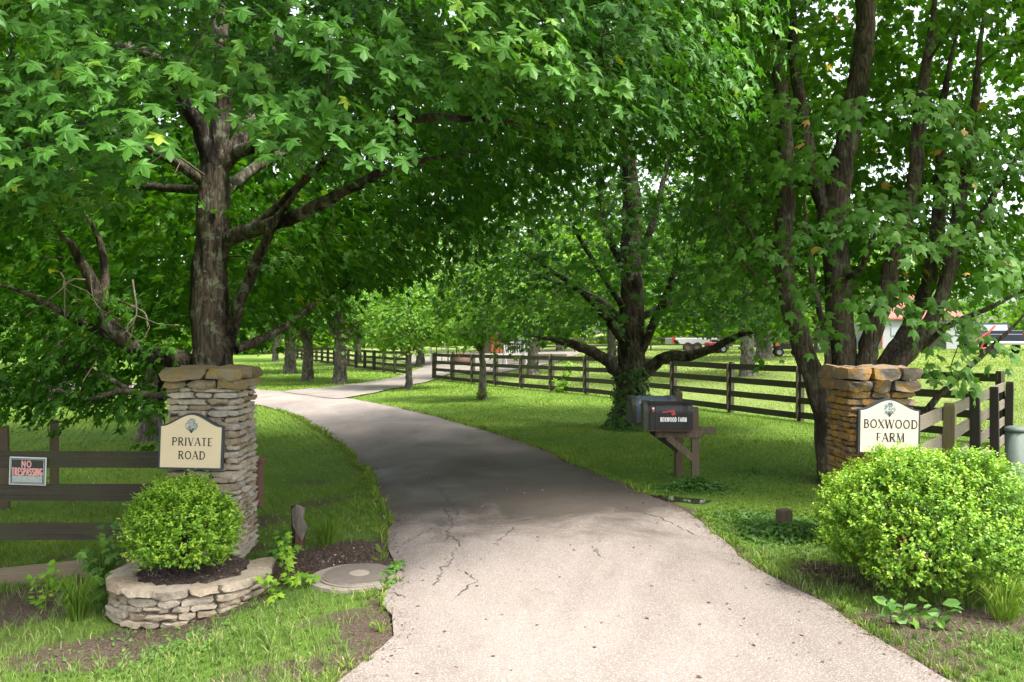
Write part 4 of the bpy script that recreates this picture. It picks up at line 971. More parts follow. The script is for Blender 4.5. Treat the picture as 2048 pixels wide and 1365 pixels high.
farm_sign('aged cream arched sign reading private road on the pale pillar', (LPX - 0.055, LPY - 0.375, 0.80), math.radians(5), 0.535, 0.485, 0.375, 'cream_old', ['PRIVATE', 'ROAD'], 0.068, [0.205, 0.09], 0.385, 0.115, math.radians(2.0))
farm_sign('clean cream arched sign with tree emblem on the orange-lichened pillar', (RPX + 0.015, RPY - 0.345, 0.885), math.radians(-3), 0.54, 0.50, 0.40, 'cream', ['BOXWOOD', 'FARM'], 0.076, [0.235, 0.115], 0.412, 0.12, math.radians(1.0))
# notice on the left fence
M['notice_edge'] = plain('worn_white_edge', (0.55, 0.57, 0.57), .5, var=.2)
M['notice_black'] = plain('faded_black', (0.030, 0.026, 0.026), .5, var=.5, scale=30)
M['notice_grey'] = plain('faded_grey_field', (0.33, 0.37, 0.35), .6, var=.35, scale=50)
M['notice_red'] = plain('faded_red_letters', (0.60, 0.30, 0.29), .6, var=.3, scale=50)
ns = thing('notice_sign', 'small faded black trespassing notice on the mossy board fence', 'sign', (-4.41, 7.255, 0.715)); ns.rotation_euler = (0, math.radians(2), 0)
MB().box((0, 0, 0), (.335, .008, .255), bev=.003).build('backing', M['notice_edge'], ns)
MB().box((0, -.0055, 0), (.312, .004, .232)).build('face', M['notice_black'], ns)
m = MB()
for a, b in (((-.148, -.108), (.148, -.108)), ((-.148, .108), (.148, .108)), ((-.148, -.108), (-.148, .108)), ((.148, -.108), (.148, .108))):
    m.box(((a[0] + b[0]) / 2, -.0085, (a[1] + b[1]) / 2), (abs(b[0] - a[0]) + .003, .002, abs(b[1] - a[1]) + .003))
m.build('border_line', M['notice_edge'], ns)
MB().box((0, -.0082, -.072), (.275, .0016, .058)).build('name_field', M['notice_grey'], ns)
o = lettering('NO', .056, .24, False, .95, .1, True).build('lettering', M['notice_red'], ns); o.location = (-.01, -.0085, .038)
o = lettering('TRESPASSING', .066, .22, False, .50, .065, True).build('lettering', M['notice_red'], ns); o.location = (0, -.0085, -.038)

# ------------------------------------------------------------------ mailboxes
M['mail_black'] = plain('black_mailbox_enamel', (0.020, 0.018, 0.018), .42, .1, var=.5, scale=9)
M['mail_blue'] = plain('blue_grey_mailbox_enamel', (0.10, 0.125, 0.155), .45, .2, var=.5, scale=9)
M['mail_door'] = plain('mossy_dark_door', (0.035, 0.042, 0.024), .6, var=.5, scale=12)
M['flag_red'] = plain('faded_red_flag', (0.36, 0.055, 0.06), .6, var=.2)
M['white_paint'] = plain('white_lettering', (0.75, 0.75, 0.72), .6)
M['wood_warm'] = mk_wood('warm_platform_wood', (0.13, 0.085, 0.05), (0.25, 0.17, 0.10), (0.14, 0.11, 0.05), .2)
def mailbox(label, loc, rz, matb, flag, text):
    """length along local x, door at -x, side facing -y"""
    t = thing('mailbox', label, 'mailbox', loc, rz, 'mailboxes on wooden posts')
    L, W, Hh = 0.62, 0.29, 0.36
    def prof(s_): return [(-W / 2 * s_, 0), (W / 2 * s_, 0), (W / 2 * s_, Hh - W / 2)] + [(W / 2 * s_ * math.cos(a), Hh - W / 2 + W / 2 * s_ * math.sin(a)) for a in np.linspace(0, math.pi, 15)[1:-1]] + [(-W / 2 * s_, Hh - W / 2)]
    def hull(name, xs, ss, mat, par):
        V = []; 
        for x, s_ in zip(xs, ss): V += [(x, p[0], p[1] if s_ <= 1 else p[1] * s_ - (s_ - 1) * .1) for p in prof(s_)]
        k = len(prof(1)); Fc = [tuple(range(k))[::-1], tuple(range(len(V) - k, len(V)))]
        for r_ in range(len(xs) - 1):
            for q in range(k): Fc.append((r_ * k + q, r_ * k + (q + 1) % k, r_ * k + k + (q + 1) % k, r_ * k + k + q))
        return new_obj(name, mesh_py(name, V, Fc), mat, par)
    xs, ss = [-L / 2 + .02], [1.0]
    for r_ in (-.25, -.235, -.17, .19, .215, .24):
        xs += [r_ - .005, r_, r_ + .005]; ss += [1.0, 1.022, 1.0]
    xs.append(L / 2); ss.append(1.0)
    hull('body', xs, ss, matb, t)
    d = hull('door', [-L / 2 - .018, -L / 2 - .012, -L / 2 + .045], [.96, 1.03, 1.03], M['mail_door'], t)
    MB().box((-L / 2 - .03, 0, Hh * .86), (.028, .03, .02), bev=.004).build('latch', M['mail_black'], d)
    if flag:
        f = MB().box((-.02, -W / 2 - .012, .235), (.13, .005, .022), M=Matrix.Rotation(math.radians(-10), 4, 'Y'))
        f.box((.055, -W / 2 - .0125, .222), (.05, .006, .07), M=Matrix.Rotation(math.radians(-10), 4, 'Y')); f.build('flag', M['flag_red'], t)
        MB().tube([(-.2, -W / 2 - .001, .245), (-.2, -W / 2 - .03, .25)], .018, 10).build('flag_pivot', M['flag_red'], t)
        MB().tube([(-.2, -W / 2 - .01, .275), (-.2, -W / 2 - .025, .276)], .014, 8).build('reflector', M['white_paint'], t)
    if text:
        o = lettering(text, .055, .2, False, .55, .09, True).build('lettering', M['white_paint'], t); o.location = (.06, -W / 2 - .004, .105)
    return t
mrz = math.radians(-3)
MZ = 0.755
mailbox('black mailbox with faded red flag and white lettering on its side', (2.03, 10.42, MZ), mrz, M['mail_black'], True, 'BOXWOOD FARM')
mailbox('blue-grey mailbox standing behind the black lettered one', (1.93, 10.98, MZ + .03), math.radians(8), M['mail_blue'], False, None)
g0 = gz(2.4, 10.45)
mp = thing('mailbox_post', 'grey wooden post with platform and diagonal brace under the black mailbox', 'post', (2.40, 10.45, g0), mrz, 'mailbox posts')
post(mp, 0, 0, -.3, MZ + .28 - g0, .095, 'post_brown', pointed=False)
MB().box((-.37, -.03, MZ - g0 - .013), (.62, .26, .026), bev=.004).build('platform', M['wood_warm'], mp)
MB().box((-.22, -.04, MZ - g0 - .075), (.60, .05, .09), bev=.005).build('arm', M['post_brown'], mp)
MB().bar((-.36, -.05, MZ - g0 - .11), (-.03, -.05, .36), .045, .085, .004).build('brace', M['post_brown'], mp)
MB().box((.16, .02, MZ - g0 - .03), (.22, .09, .09), bev=.006).build('beam_end', M['post_brown'], mp)
g1 = gz(2.35, 11.0)
mp2 = thing('mailbox_post', 'pointed dark wooden post carrying the blue-grey mailbox', 'post', (2.33, 11.15, g1), math.radians(8), 'mailbox posts')
post(mp2, 0, 0, -.3, 1.24, .10, 'post_brown', pointed=True)
MB().box((-.33, -.15, MZ - g1 - .004), (.60, .28, .026), bev=.004).build('platform', M['wood_warm'], mp2)
MB().box((-.20, -.075, MZ - g1 - .06), (.55, .05, .08), bev=.005).build('arm', M['fence_black'], mp2)
MB().bar((-.42, -.08, MZ - g1 - .09), (-.03, -.08, .38), .045, .085, .004).build('brace', M['fence_black'], mp2)
MB().box((.2, .0, MZ - g1 - .13), (.3, .1, .1), bev=.006).build('beam_end', M['post_brown'], mp2)

# ------------------------------------------------------------------ shrubs
def boxwood(label, base, rx, ry, h, n, ls, seed, flat=0.0):
    t = thing('boxwood_bush', label, 'bush', base)
    r = np.random.default_rng(seed); d = r.normal(0, 1, (n, 3)); d = unit(d); d[:, 2] = np.where(d[:, 2] < -.75, -d[:, 2], d[:, 2])
    R = np.array([rx, ry, h / 2]); lump = 1 + .20 * noise3(d * 3, 1.6, seed) + .13 * noise3(d * 8, 1.3, seed + 1)
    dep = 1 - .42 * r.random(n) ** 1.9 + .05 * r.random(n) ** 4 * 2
    p = d * R * (lump * dep)[:, None] + np.array([0, 0, h * .52]); p[:, 2] = np.maximum(p[:, 2], .015 + r.random(n) * .05)
    # gather into little upright sprigs
    ns_ = n // 9; sp = p[:ns_]; sd_ = unit(d[:ns_] * .8 + np.array([0, 0, .75]) + r.normal(0, .28, (ns_, 3)))
    k = np.repeat(np.arange(ns_), 9); tt = np.tile(np.linspace(0, 1, 9), ns_); nn = len(k)
    side = r.normal(0, 1, (nn, 3)); side = unit(side - (side * sd_[k]).sum(1, keepdims=True) * sd_[k])
    ll = ls * (.7 + .6 * r.random(nn)) * (1.05 - .3 * tt)
    pos = sp[k] + sd_[k] * (tt * ls * 3.0)[:, None] + side * (ll * .45)[:, None]
    nrm = sd_[k] * .75 + np.array([0, 0, .25]) - side * .35 + r.normal(0, .3, (nn, 3)); fw = side * .9 + sd_[k] * .55
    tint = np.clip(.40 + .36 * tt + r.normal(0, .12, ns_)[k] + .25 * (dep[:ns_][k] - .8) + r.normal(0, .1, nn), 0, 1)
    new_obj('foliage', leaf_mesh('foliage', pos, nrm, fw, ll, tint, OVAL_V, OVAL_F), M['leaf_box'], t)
    m = MB()
    for q in range(26):
        a = r.random() * 6.283; e = np.array([math.cos(a) * rx * .7 * r.random() ** .5, math.sin(a) * ry * .7 * r.random() ** .5, h * r.uniform(.45, .85)])
        m.tube([(e[0] * .08, e[1] * .08, -.03), (e[0] * .5, e[1] * .5, e[2] * .4), tuple(e)], [.014, .009, .004], 5, False)
    m.build('stems', M['bark_c'], t)
    return t
boxwood('small rounded boxwood growing in the curved stone planter', (-2.60, 6.30, .07), .385, .37, .67, 26000, .025, 11)
boxwood('wide spreading boxwood hiding the foot of the orange-lichened pillar', (3.24, 6.12, gz(3.17, 6.15) - .03), .84, .64, 1.02, 62000, .027, 12)

# ------------------------------------------------------------------ small things
# manhole
M['iron'] = plain('weathered_iron', (0.19, 0.16, 0.135), .8, .0, var=.3, scale=20)
M['concrete'] = plain('old_concrete', (0.22, 0.185, 0.15), .9, var=.3, scale=12, bump=.3)
mh = thing('manhole_cover', 'round ribbed iron manhole cover set in the bare soil by the planter', 'manhole', (-1.22, 6.36, gz(-1.22, 6.36)))
def disc(m, r0, r1, z0, z1, n=40, cx=0, cy=0, irr=0.0):
    k = [1 + irr * math.sin(3 * q * 6.283 / n + 1) + irr * .6 * math.sin(7 * q * 6.283 / n) for q in range(n)]
    V = [(cx + math.cos(q * 6.283185 / n) * r0 * k[q], cy + math.sin(q * 6.283185 / n) * r0 * k[q], z0) for q in range(n)] + [(cx + math.cos(q * 6.283185 / n) * r1 * k[q], cy + math.sin(q * 6.283185 / n) * r1 * k[q], z1) for q in range(n)]
    return m.add(V, [(q, (q + 1) % n, n + (q + 1) % n, n + q) for q in range(n)] + [tuple(range(n, 2 * n))])
disc(MB(), .37, .355, -.05, .022, irr=.03, cx=-.03).build('concrete_collar', M['concrete'], mh)
disc(MB(), .315, .31, .0, .034).build('ring', M['iron'], mh)
disc(MB(), .29, .285, .0, .044).build('cover', M['iron'], mh)
m = MB()
for q in range(-17, 18):
    x = q * .0158; L = math.sqrt(max(0, .275 ** 2 - x * x))
    if L > .03: m.box((x * .6 - 0, x * .8, .0455), (L * 2, .007, .007), rz=math.radians(-36.9))
m.build('ribs', M['iron'], mh)
disc(MB(), .085, .08, .04, .0515, 20).build('boss', M['concrete'], mh)
# utility pedestal
M['pedestal'] = plain('green_grey_plastic', (0.075, 0.10, 0.082), .65, var=.18, scale=40)
M['orange'] = plain('orange_sticker', (0.62, 0.14, 0.045), .5); M['sticker'] = plain('white_sticker', (0.62, 0.62, 0.60), .5)
up = thing('utility_pedestal', 'green-grey plastic utility pedestal with an orange and white sticker by the fence', 'pedestal', (5.24, 8.3, gz(5.24, 8.3)))
MB().tube([(0, 0, -.05), (0, 0, .12), (0, 0, .98)], .092, 24).build('body', M['pedestal'], up, True)
V = MB().tube([(0, 0, .965), (0, 0, .985), (0, 0, 1.005), (0, 0, 1.018), (0, 0, 1.024)], [.1, .1, .092, .06, .02], 24); V.build('cap', M['pedestal'], up, True)
MB().tube([(0, 0, .15), (0, 0, .158)], .0935, 24).build('seam', M['fence_black'], up)
MB().tube([(.05, -.08, .19), (.055, -.098, .19)], .012, 8).build('lock', M['fence_black'], up)
def wrap(z0, z1, a0, a1, r_, mat, name):
    n = 6; V = [(math.cos(a) * r_, math.sin(a) * r_, z) for z in (z0, z1) for a in np.linspace(a0, a1, n)]
    MB().add(V, [(q, q + 1, n + q + 1, n + q) for q in range(n - 1)]).build(name, mat, up)
wrap(.62, .68, -.95, -.45, .0932, M['orange'], 'sticker_end'); wrap(.68, .86, -.95, -.45, .0932, M['sticker'], 'sticker'); wrap(.86, .91, -.95, -.45, .0932, M['orange'], 'sticker_end')
# rotten stake, stump, brown post box behind the pillar
M['rotten'] = mk_wood('rotten_grey_wood', (0.085, 0.072, 0.058), (0.21, 0.185, 0.155), (0.10, 0.10, 0.05), .3, (22, 22, 2))
M['rust'] = plain('rusty_brown_paint', (0.11, 0.055, 0.04), .7, var=.3)
st = thing('broken_stake', 'split grey stake leaning out of the soil beside the pale pillar', 'stake', (-2.02, 7.6, gz(-2.02, 7.6)))
MB().box((0.0, 0, .06), (.075, .07, .26), bev=.01).build('foot', M['rust'], st)
V = [(-.075, 0, .40), (-.03, -.02, .44), (.045, -.01, .40), (.03, -.02, .30), (.075, -.01, .20), (.03, -.02, .10), (-.02, -.015, .17), (-.06, -.01, .24)]
MB().add([(x, y - .03, z) for x, y, z in V] + [(x, y + .03, z) for x, y, z in V], [tuple(range(8))[::-1], tuple(range(8, 16))] + [(q, (q + 1) % 8, 8 + (q + 1) % 8, 8 + q) for q in range(8)]).build('splinter', M['rotten'], st)
MB().bar((-.05, .02, .0), (-.07, .03, .42), .05, .05, .01).build('core', M['fence_black'], st)
sx, sy = G(1568, 1060)
sp_ = thing('wood_stump', 'short cut wooden post stump among leaf litter left of the wide boxwood', 'stump', (sx, sy, gz(sx, sy)), .3)
MB().box((0, 0, .08), (.125, .10, .26), bev=.012).build('body', M['post_brown'], sp_)
stone('stone_pale', sp_, (.05, -.12, .015), (.11, .08, .05), .4)
bx_ = thing('service_box', 'rust-brown metal service box fixed to the back of the pale pillar', 'box', (-2.435, 7.60, .32))
MB().box((0, 0, .21), (.09, .13, .42), bev=.008).build('body', M['rust'], bx_)
MB().box((0.005, 0, .44), (.13, .17, .04), bev=.006).build('lid', M['rust'], bx_)
# puddle by the mailbox posts
k = Nodes('puddle_water'); k.col((0.025, 0.022, 0.014)); k.rough(0.03); k.spec(0.6); M['water'] = k.m
pc = np.array([G(1350, 1000)])[0]; n = 30; V = [(pc[0], pc[1], 0)]
for q in range(n):
    a = q * 6.283 / n; R = 1 + .18 * math.sin(2 * a + 1) + .12 * math.sin(5 * a)
    V.append((pc[0] + math.cos(a) * .34 * R - math.sin(a) * .05, pc[1] + math.sin(a) * .22 * R - math.cos(a) * .16, 0))
zz = float(np.mean([gz(v[0], v[1]) for v in V])) + .008
tag(new_obj('puddle', mesh_py('puddle', [(x, y, zz) for x, y, _ in V], [(0, 1 + q, 1 + (q + 1) % n) for q in range(n)]), M['water']), kind='structure')

# ------------------------------------------------------------------ the farmyard behind
def wheel(parent, loc, r, w, mat, rim):
    m = MB(); n = 20; prof = [(r * .55, -w / 2), (r * .92, -w / 2), (r, -w * .3), (r, w * .3), (r * .92, w / 2), (r * .55, w / 2)]
    V = [(x * math.cos(a), y, x * math.sin(a)) for x, y in prof for a in np.arange(n) * 2 * math.pi / n]
    m.add(V, [(p * n + q, p * n + (q + 1) % n, (p + 1) * n + (q + 1) % n, (p + 1) * n + q) for p in range(5) for q in range(n)])
    o = m.build('wheel', mat, parent); o.location = loc; o.rotation_euler = (0, 0, math.pi / 2 if parent.get('xw') else 0)
    m = MB(); n = 16; V = [(r * .56 * math.cos(a), s_ * w * .35, r * .56 * math.sin(a)) for s_ in (-1, 1) for a in np.arange(n) * 2 * math.pi / n]
    m.add(V, [tuple(range(n)), tuple(range(2 * n - 1, n - 1, -1))]).build('rim', rim, o)
    return o
M['truck'] = plain('dark_blue_truck_paint', (0.025, 0.032, 0.05), .3, .2, var=.15); M['tyre'] = plain('tyre_rubber', (0.02, 0.02, 0.02), .85)
M['chrome'] = plain('dull_chrome', (0.5, 0.5, 0.5), .3, .9); M['red_lamp'] = plain('red_lamp_glass', (0.45, 0.02, 0.02), .3); M['glass'] = plain('window_glass', (0.30, 0.34, 0.37), .1, .0, var=.4, spec=.6)
M['red_paint'] = plain('red_machine_paint', (0.30, 0.03, 0.025), .5); M['white_metal'] = plain('white_metal', (0.35, 0.35, 0.34), .5); M['barn_red'] = plain('red_metal_roof', (0.36, 0.12, 0.095), .5, var=.15); M['barn_wall'] = plain('grey_metal_wall', (0.30, 0.31, 0.32), .6); M['plate'] = plain('licence_plate', (0.75, 0.76, 0.78), .4)
tx, ty = (2013 - CU) / F * 43.5, 43.5
tk = thing('pickup_truck', 'dark pickup truck seen from behind at the edge of the field', 'truck', (tx, ty, gz(tx, ty)), math.radians(-14))
MB().box((0, 2.6, .82), (1.9, 5.2, .62), bev=.06).build('body', M['truck'], tk)
m = MB(); m.box((0, .06, 1.02), (1.66, .06, .56), bev=.02); tg = m.build('tailgate', M['truck'], tk)
MB().box((0, .02, .86), (.34, .012, .16)).build('licence_plate', M['plate'], tk)
for q in (-.14, 0, .14): MB().box((q, .025, 1.10), (.07, .012, .06), bev=.003).build('badge', M['red_lamp'], tg)
for s_ in (-1, 1): MB().box((s_ * .89, .04, 1.0), (.12, .08, .42), bev=.02).build('tail_light', M['red_lamp'], tk)
m = MB(); W1, W0 = .78, .9
V = [(-W0, 1.9, 1.13), (W0, 1.9, 1.13), (W0, 4.1, 1.13), (-W0, 4.1, 1.13), (-W1, 2.1, 1.75), (W1, 2.1, 1.75), (W1, 3.4, 1.75), (-W1, 3.4, 1.75)]
m.add(V, [(0, 3, 2, 1), (4, 5, 6, 7), (0, 1, 5, 4), (1, 2, 6, 5), (2, 3, 7, 6), (3, 0, 4, 7)]).build('cab', M['truck'], tk)
MB().box((0, 1.975, 1.47), (1.36, .03, .36), M=Matrix.Rotation(math.radians(-18), 4, 'X')).build('rear_window', M['glass'], tk)
for s_ in (-1, 1): MB().box((s_ * .862, 2.75, 1.45), (.03, 1.2, .36), M=Matrix.Rotation(math.radians(-11 * s_), 4, 'Y')).build('side_window', M['glass'], tk)
MB().box((0, -.08, .60), (1.85, .16, .18), bev=.03).build('bumper', M['chrome'], tk)
tk['xw'] = 1
for x, y in ((-.82, 1.1), (.82, 1.1), (-.82, 4.3), (.82, 4.3)): wheel(tk, (x, y, .38), .38, .24, M['tyre'], M['chrome'])
del tk['xw']
# red implement beside the truck
dx = (1958 - CU) / F * 42; rd = thing('hay_rake', 'red farm implement with curved frame parked left of the pickup', 'machine', (dx, 42, gz(dx, 42)))
MB().tube([(-.9, 0, .3), (-.2, 0, .75), (.5, 0, 1.2), (.9, .1, 1.55)], .06, 8).build('boom', M['red_paint'], rd)
MB().tube([(-.9, 0, .3), (.0, 0, .35), (.9, .0, .4)], .05, 8).build('frame', M['red_paint'], rd)
MB().tube([(.1, 0, .38), (.5, 0, 1.2)], .045, 8).build('strut', M['red_paint'], rd)
for x in (-.7, .7): wheel(rd, (x, -.1, .25), .25, .14, M['tyre'], M['tyre'])
# barn
bx0, by0 = (1845 - CU) / F * 62, 62.0
bn = thing('barn', 'grey metal barn with a red roof beyond the field', 'barn', (bx0, by0, gz(bx0, by0)), math.radians(12))
MB().box((0, 3.5, 1.2), (7.4, 7, 2.4)).build('wall', M['barn_wall'], bn)
m = MB(); V = [(-3.9, -.3, 2.42), (3.9, -.3, 2.42), (3.9, 3.5, 4.5), (-3.9, 3.5, 4.5), (3.9, 7.3, 2.42), (-3.9, 7.3, 2.42)]
V2 = [(x, y, z - .12) for x, y, z in V]
m.add(V + V2, [(0, 1, 2, 3), (3, 2, 4, 5), (7, 6, 9, 8), (8, 9, 11, 10), (0, 6, 7, 1), (5, 4, 10, 11), (1, 7, 8, 2), (2, 8, 10, 4), (0, 3, 9, 6), (3, 5, 11, 9)]); rf = m.build('roof', M['barn_red'], bn)
for q in range(-12, 13): MB().bar((q * .31, -.29, 2.445), (q * .31, 3.48, 4.515), .04, .03).build('roof_rib', M['barn_red'], rf)
MB().box((1.2, -.03, 1.0), (1.8, .06, 2.0)).build('door', M['fence_black'], bn)
for x in (-2.4, -.6): MB().box((x, -.03, 1.4), (.8, .05, .7)).build('window', M['glass'], bn)
for x in (-3.6, 3.6): MB().box((x, -.05, 1.2), (.12, .08, 2.4)).build('corner_trim', M['barn_red'], bn)
# trailer, mower, cart
def mid(u, d): x = (u - CU) / F * d; return (x, d, gz(x, d))
tr = thing('flatbed_trailer', 'white and red trailer parked at the far edge of the field', 'trailer', mid(1385, 58), .1)
MB().box((0, 0, .8), (3.6, 1.6, .45), bev=.03).build('bed', M['white_metal'], tr)
MB().box((-1.65, -.81, .85), (.25, .03, .5)).build('red_panel', M['red_paint'], tr)
for x in (-.6, .1): wheel(tr, (x, -.75, .36), .36, .22, M['tyre'], M['rust'])
MB().bar((1.8, 0, .55), (3.0, 0, .45), .1, .1).build('tow_bar', M['fence_black'], tr)
mw = thing('garden_tractor', 'small red garden tractor parked beside the white trailer', 'tractor', mid(1427, 54), .2)
MB().box((0, 0, .55), (1.0, .7, .4), bev=.06).build('body', M['red_paint'], mw)
MB().box((.1, 0, .84), (.36, .4, .16), bev=.05).build('seat', M['fence_black'], mw)
MB().tube([(-.25, 0, .75), (-.18, 0, 1.05)], .03, 6).build('steering_column', M['fence_black'], mw)
for x, r_ in ((-.5, .2), (.5, .3)):
    for y in (-.4, .4): wheel(mw, (x, y, r_), r_, .2, M['tyre'], M['white_metal'])
ut = thing('utility_cart', 'black utility cart under the leaning field maple', 'cart', mid(1575, 45), -.2)
MB().box((0, 0, .6), (1.5, 1.1, .35), bev=.05).build('body', M['fence_black'], ut)
MB().box((0, 0, 1.5), (1.2, 1.0, .05), bev=.01).build('canopy', M['fence_black'], ut)
for x in (-.55, .55):
    for y in (-.45, .45): MB().tube([(x, y, .7), (x * .9, y, 1.5)], .02, 6).build('pole', M['fence_black'], ut)
for x in (-.5, .5):
    for y in (-.5, .5): wheel(ut, (x, y, .25), .25, .18, M['tyre'], M['white_metal'])
MB().box((-.6, -.57, .68), (.22, .03, .16)).build('lamp', M['orange'], ut)
sh = thing('low_shed', 'low brown shed with pale fascia behind the yard', 'shed', mid(1025, 66), 0)
MB().box((0, 1.5, .9), (4.6, 3, 1.8)).build('wall', M['post_brown'], sh)
MB().box((0, 1.4, 1.95), (5.2, 3.8, .3), bev=.03).build('roof', M['rust'], sh)
MB().box((0, -.53, 1.72), (5.2, .04, .22)).build('fascia', M['concrete'], sh)
MB().box((-1.3, -.03, .85), (.9, .05, 1.6)).build('door', M['orange'], sh)
MB().box((.8, -.03, 1.1), (1.2, .05, .7)).build('window', M['glass'], sh)
sw = thing('metal_gate_frame', 'white and dark pipe frame standing at the gravel yard entrance', 'frame', mid(890, 52), 0)
for x, mt in ((-.9, 'white_metal'), (-.55, 'fence_black'), (-.2, 'white_metal'), (.2, 'fence_black'), (.75, 'fence_black')): MB().tube([(x, 0, -.05), (x, 0, 1.15)], .035, 8).build('upright', M[mt], sw)
MB().tube([(-.95, 0, 1.15), (.8, 0, 1.1)], .03, 8).build('top_rail', M['fence_black'], sw)
MB().tube([(-.2, 0, 1.15), (.0, 0, 1.2), (.2, 0, .6)], .03, 8).build('hoop', M['white_metal'], sw)
md = thing('overturned_tub', 'brown domed tub lying in the yard behind the fence end', 'tub', mid(925, 50), 0)
MB().tube([(0, 0, 0), (0, 0, .3), (0, 0, .55), (0, 0, .75), (0, 0, .82)], [.62, .6, .48, .26, .05], 18).build('shell', M['rust'], md, True)
MB().tube([(0, 0, 0), (0, 0, .06)], .66, 18).build('rim', M['rust'], md)
ch = thing('swing_seat', 'pale garden swing seat on a curved stand behind the young lawn maple', 'swing', mid(1030, 47), .2)
MB().box((0, 0, .45), (.9, .5, .06), bev=.01).build('seat', M['white_metal'], ch)
for q in range(7): MB().bar((-.42 + q * .14, .22, .48), (-.42 + q * .14, .42, 1.15), .05, .02).build('back_slat', M['white_metal'], ch)
for x in (-.6, .6):
    MB().tube([(x, -.5, 0), (x, -.1, .5), (x, .3, 1.3)], .035, 8).build('stand', M['white_metal'], ch)
    MB().tube([(x, .7, 0), (x, .3, 1.3)], .035, 8).build('stand', M['white_metal'], ch)
MB().tube([(-.6, .3, 1.3), (.6, .3, 1.3)], .03, 8).build('crossbar', M['white_metal'], ch)
sl = thing('concrete_slab', 'pale concrete slab lying in the far grass', 'slab', mid(1095, 55), 0)
MB().box((0, 0, .12), (2.6, 1.2, .2), bev=.03).build('top', M['concrete'], sl)

# ------------------------------------------------------------------ grass and weeds
def allowed(x, y):
    ok = ~in_poly(x, y, DRIVE) & ~in_poly(x, y, SIDE)
    ok &= ((x - PCX) ** 2 + (y - PCY) ** 2) > (PR + .0) ** 2
    ok &= ~((np.abs(x - LPX) < .34) & (np.abs(y - LPY) < .34)); ok &= ~((np.abs(x - RPX) < .34) & (np.abs(y - RPY) < .34))
    ok &= ((x + 1.22) ** 2 + (y - 6.36) ** 2) > .33 ** 2
    ok &= ((x - pc[0]) ** 2 / .22 + (y - pc[1] + .15) ** 2 / .20) > 1
    ok &= rng.random(len(x)) > soil_at(x, y) * 1.25
    pt = noise3(np.stack([x, y, 0 * x], 1), 3.0, 9); near = y < 7.5
    ok &= ~(near & (rng.random(len(x)) < np.clip((pt - .02) * 2.6, 0, .9)))
    return ok
def blades(name, n, y0, y1, hfun, wfun, seg):
    yy = np.exp(rng.uniform(math.log(y0), math.log(y1), n)); half = 1024 / F * yy * 1.12 + .4
    xx = rng.uniform(-1, 1, n) * half
    k = allowed(xx, yy); xx, yy = xx[k], yy[k]; n = len(xx)
    # tufts: pull blades towards clump centres
    xx += .03 * np.sin(xx * 41 + yy * 17); yy += .03 * np.sin(yy * 37 - xx * 23)
    z = ground_z(xx, yy); pn = noise3(np.stack([xx, yy, 0 * xx], 1), 1.1, 5)
    h = hfun(xx, yy) * (.55 + .8 * rng.random(n)) * (1 + .55 * pn); w = wfun(yy) * (.7 + .6 * rng.random(n))
    a = rng.random(n) * 6.283; lean = rng.uniform(.15, .9, n) * h
    dx, dy = np.cos(a), np.sin(a); b = rng.random(n) * 6.283
    px, py = np.cos(b) * w / 2, np.sin(b) * w / 2
    base = np.stack([xx, yy, z - .01], 1); W3 = np.stack([px, py, 0 * px], 1)
    midp = base + np.stack([dx * lean * .3, dy * lean * .3, h * .62], 1); tip = base + np.stack([dx * lean, dy * lean, h], 1)
    cl = noise3(np.stack([xx, yy, 0 * xx], 1), 5.0, 33)
    tint = np.clip(.46 + .18 * pn + .35 * cl + np.where(yy > 20, .08, 0) + .35 * sm((xx * 1.97 + yy - 32.3) / 3) + rng.normal(0, .16, n), 0, .88); dry = rng.random(n) < np.where(yy < 8, .10, .035); tint[dry] = rng.uniform(.9, 1, dry.sum())
    if seg == 1:
        V = np.stack([base - W3, base + W3, tip], 1).reshape(-1, 3); Fc = np.arange(3 * n).reshape(-1, 3); tt = np.repeat(tint, 3)
    else:
        V = np.stack([base - W3, base + W3, midp + W3 * .8, midp - W3 * .8, tip], 1).reshape(-1, 3); q = np.arange(n)[:, None] * 5
        Fc = np.stack([q + [0, 1, 2], q + [0, 2, 3], q + [3, 2, 4]], 1).reshape(-1, 3); tt = np.repeat(tint, 5)
    return tag(new_obj(name, np_mesh(name, V, Fc, tt), M['grass_rough' if name == 'rough_grass' else 'grass']), kind='stuff')
def h_near(x, y):
    rough = ((x < -1.0) & (y < 7.6)) | (x > 2.0) & (y < 7.2)
    return np.where(rough, .07, .045) * (1 + .6 * noise3(np.stack([x, y, 0 * x], 1), 4.5, 21))
blades('rough_grass', 120000, 3.7, 9.0, h_near, lambda y: .0045 + .0002 * y, 3)
blades('lawn_grass', 230000, 8.0, 34.0, lambda x, y: 0.045 + 0 * y, lambda y: .003 + .0011 * y, 1)
blades('field_grass', 60000, 30.0, 70.0, lambda x, y: .07 + 0 * y, lambda y: .0016 * y, 1)
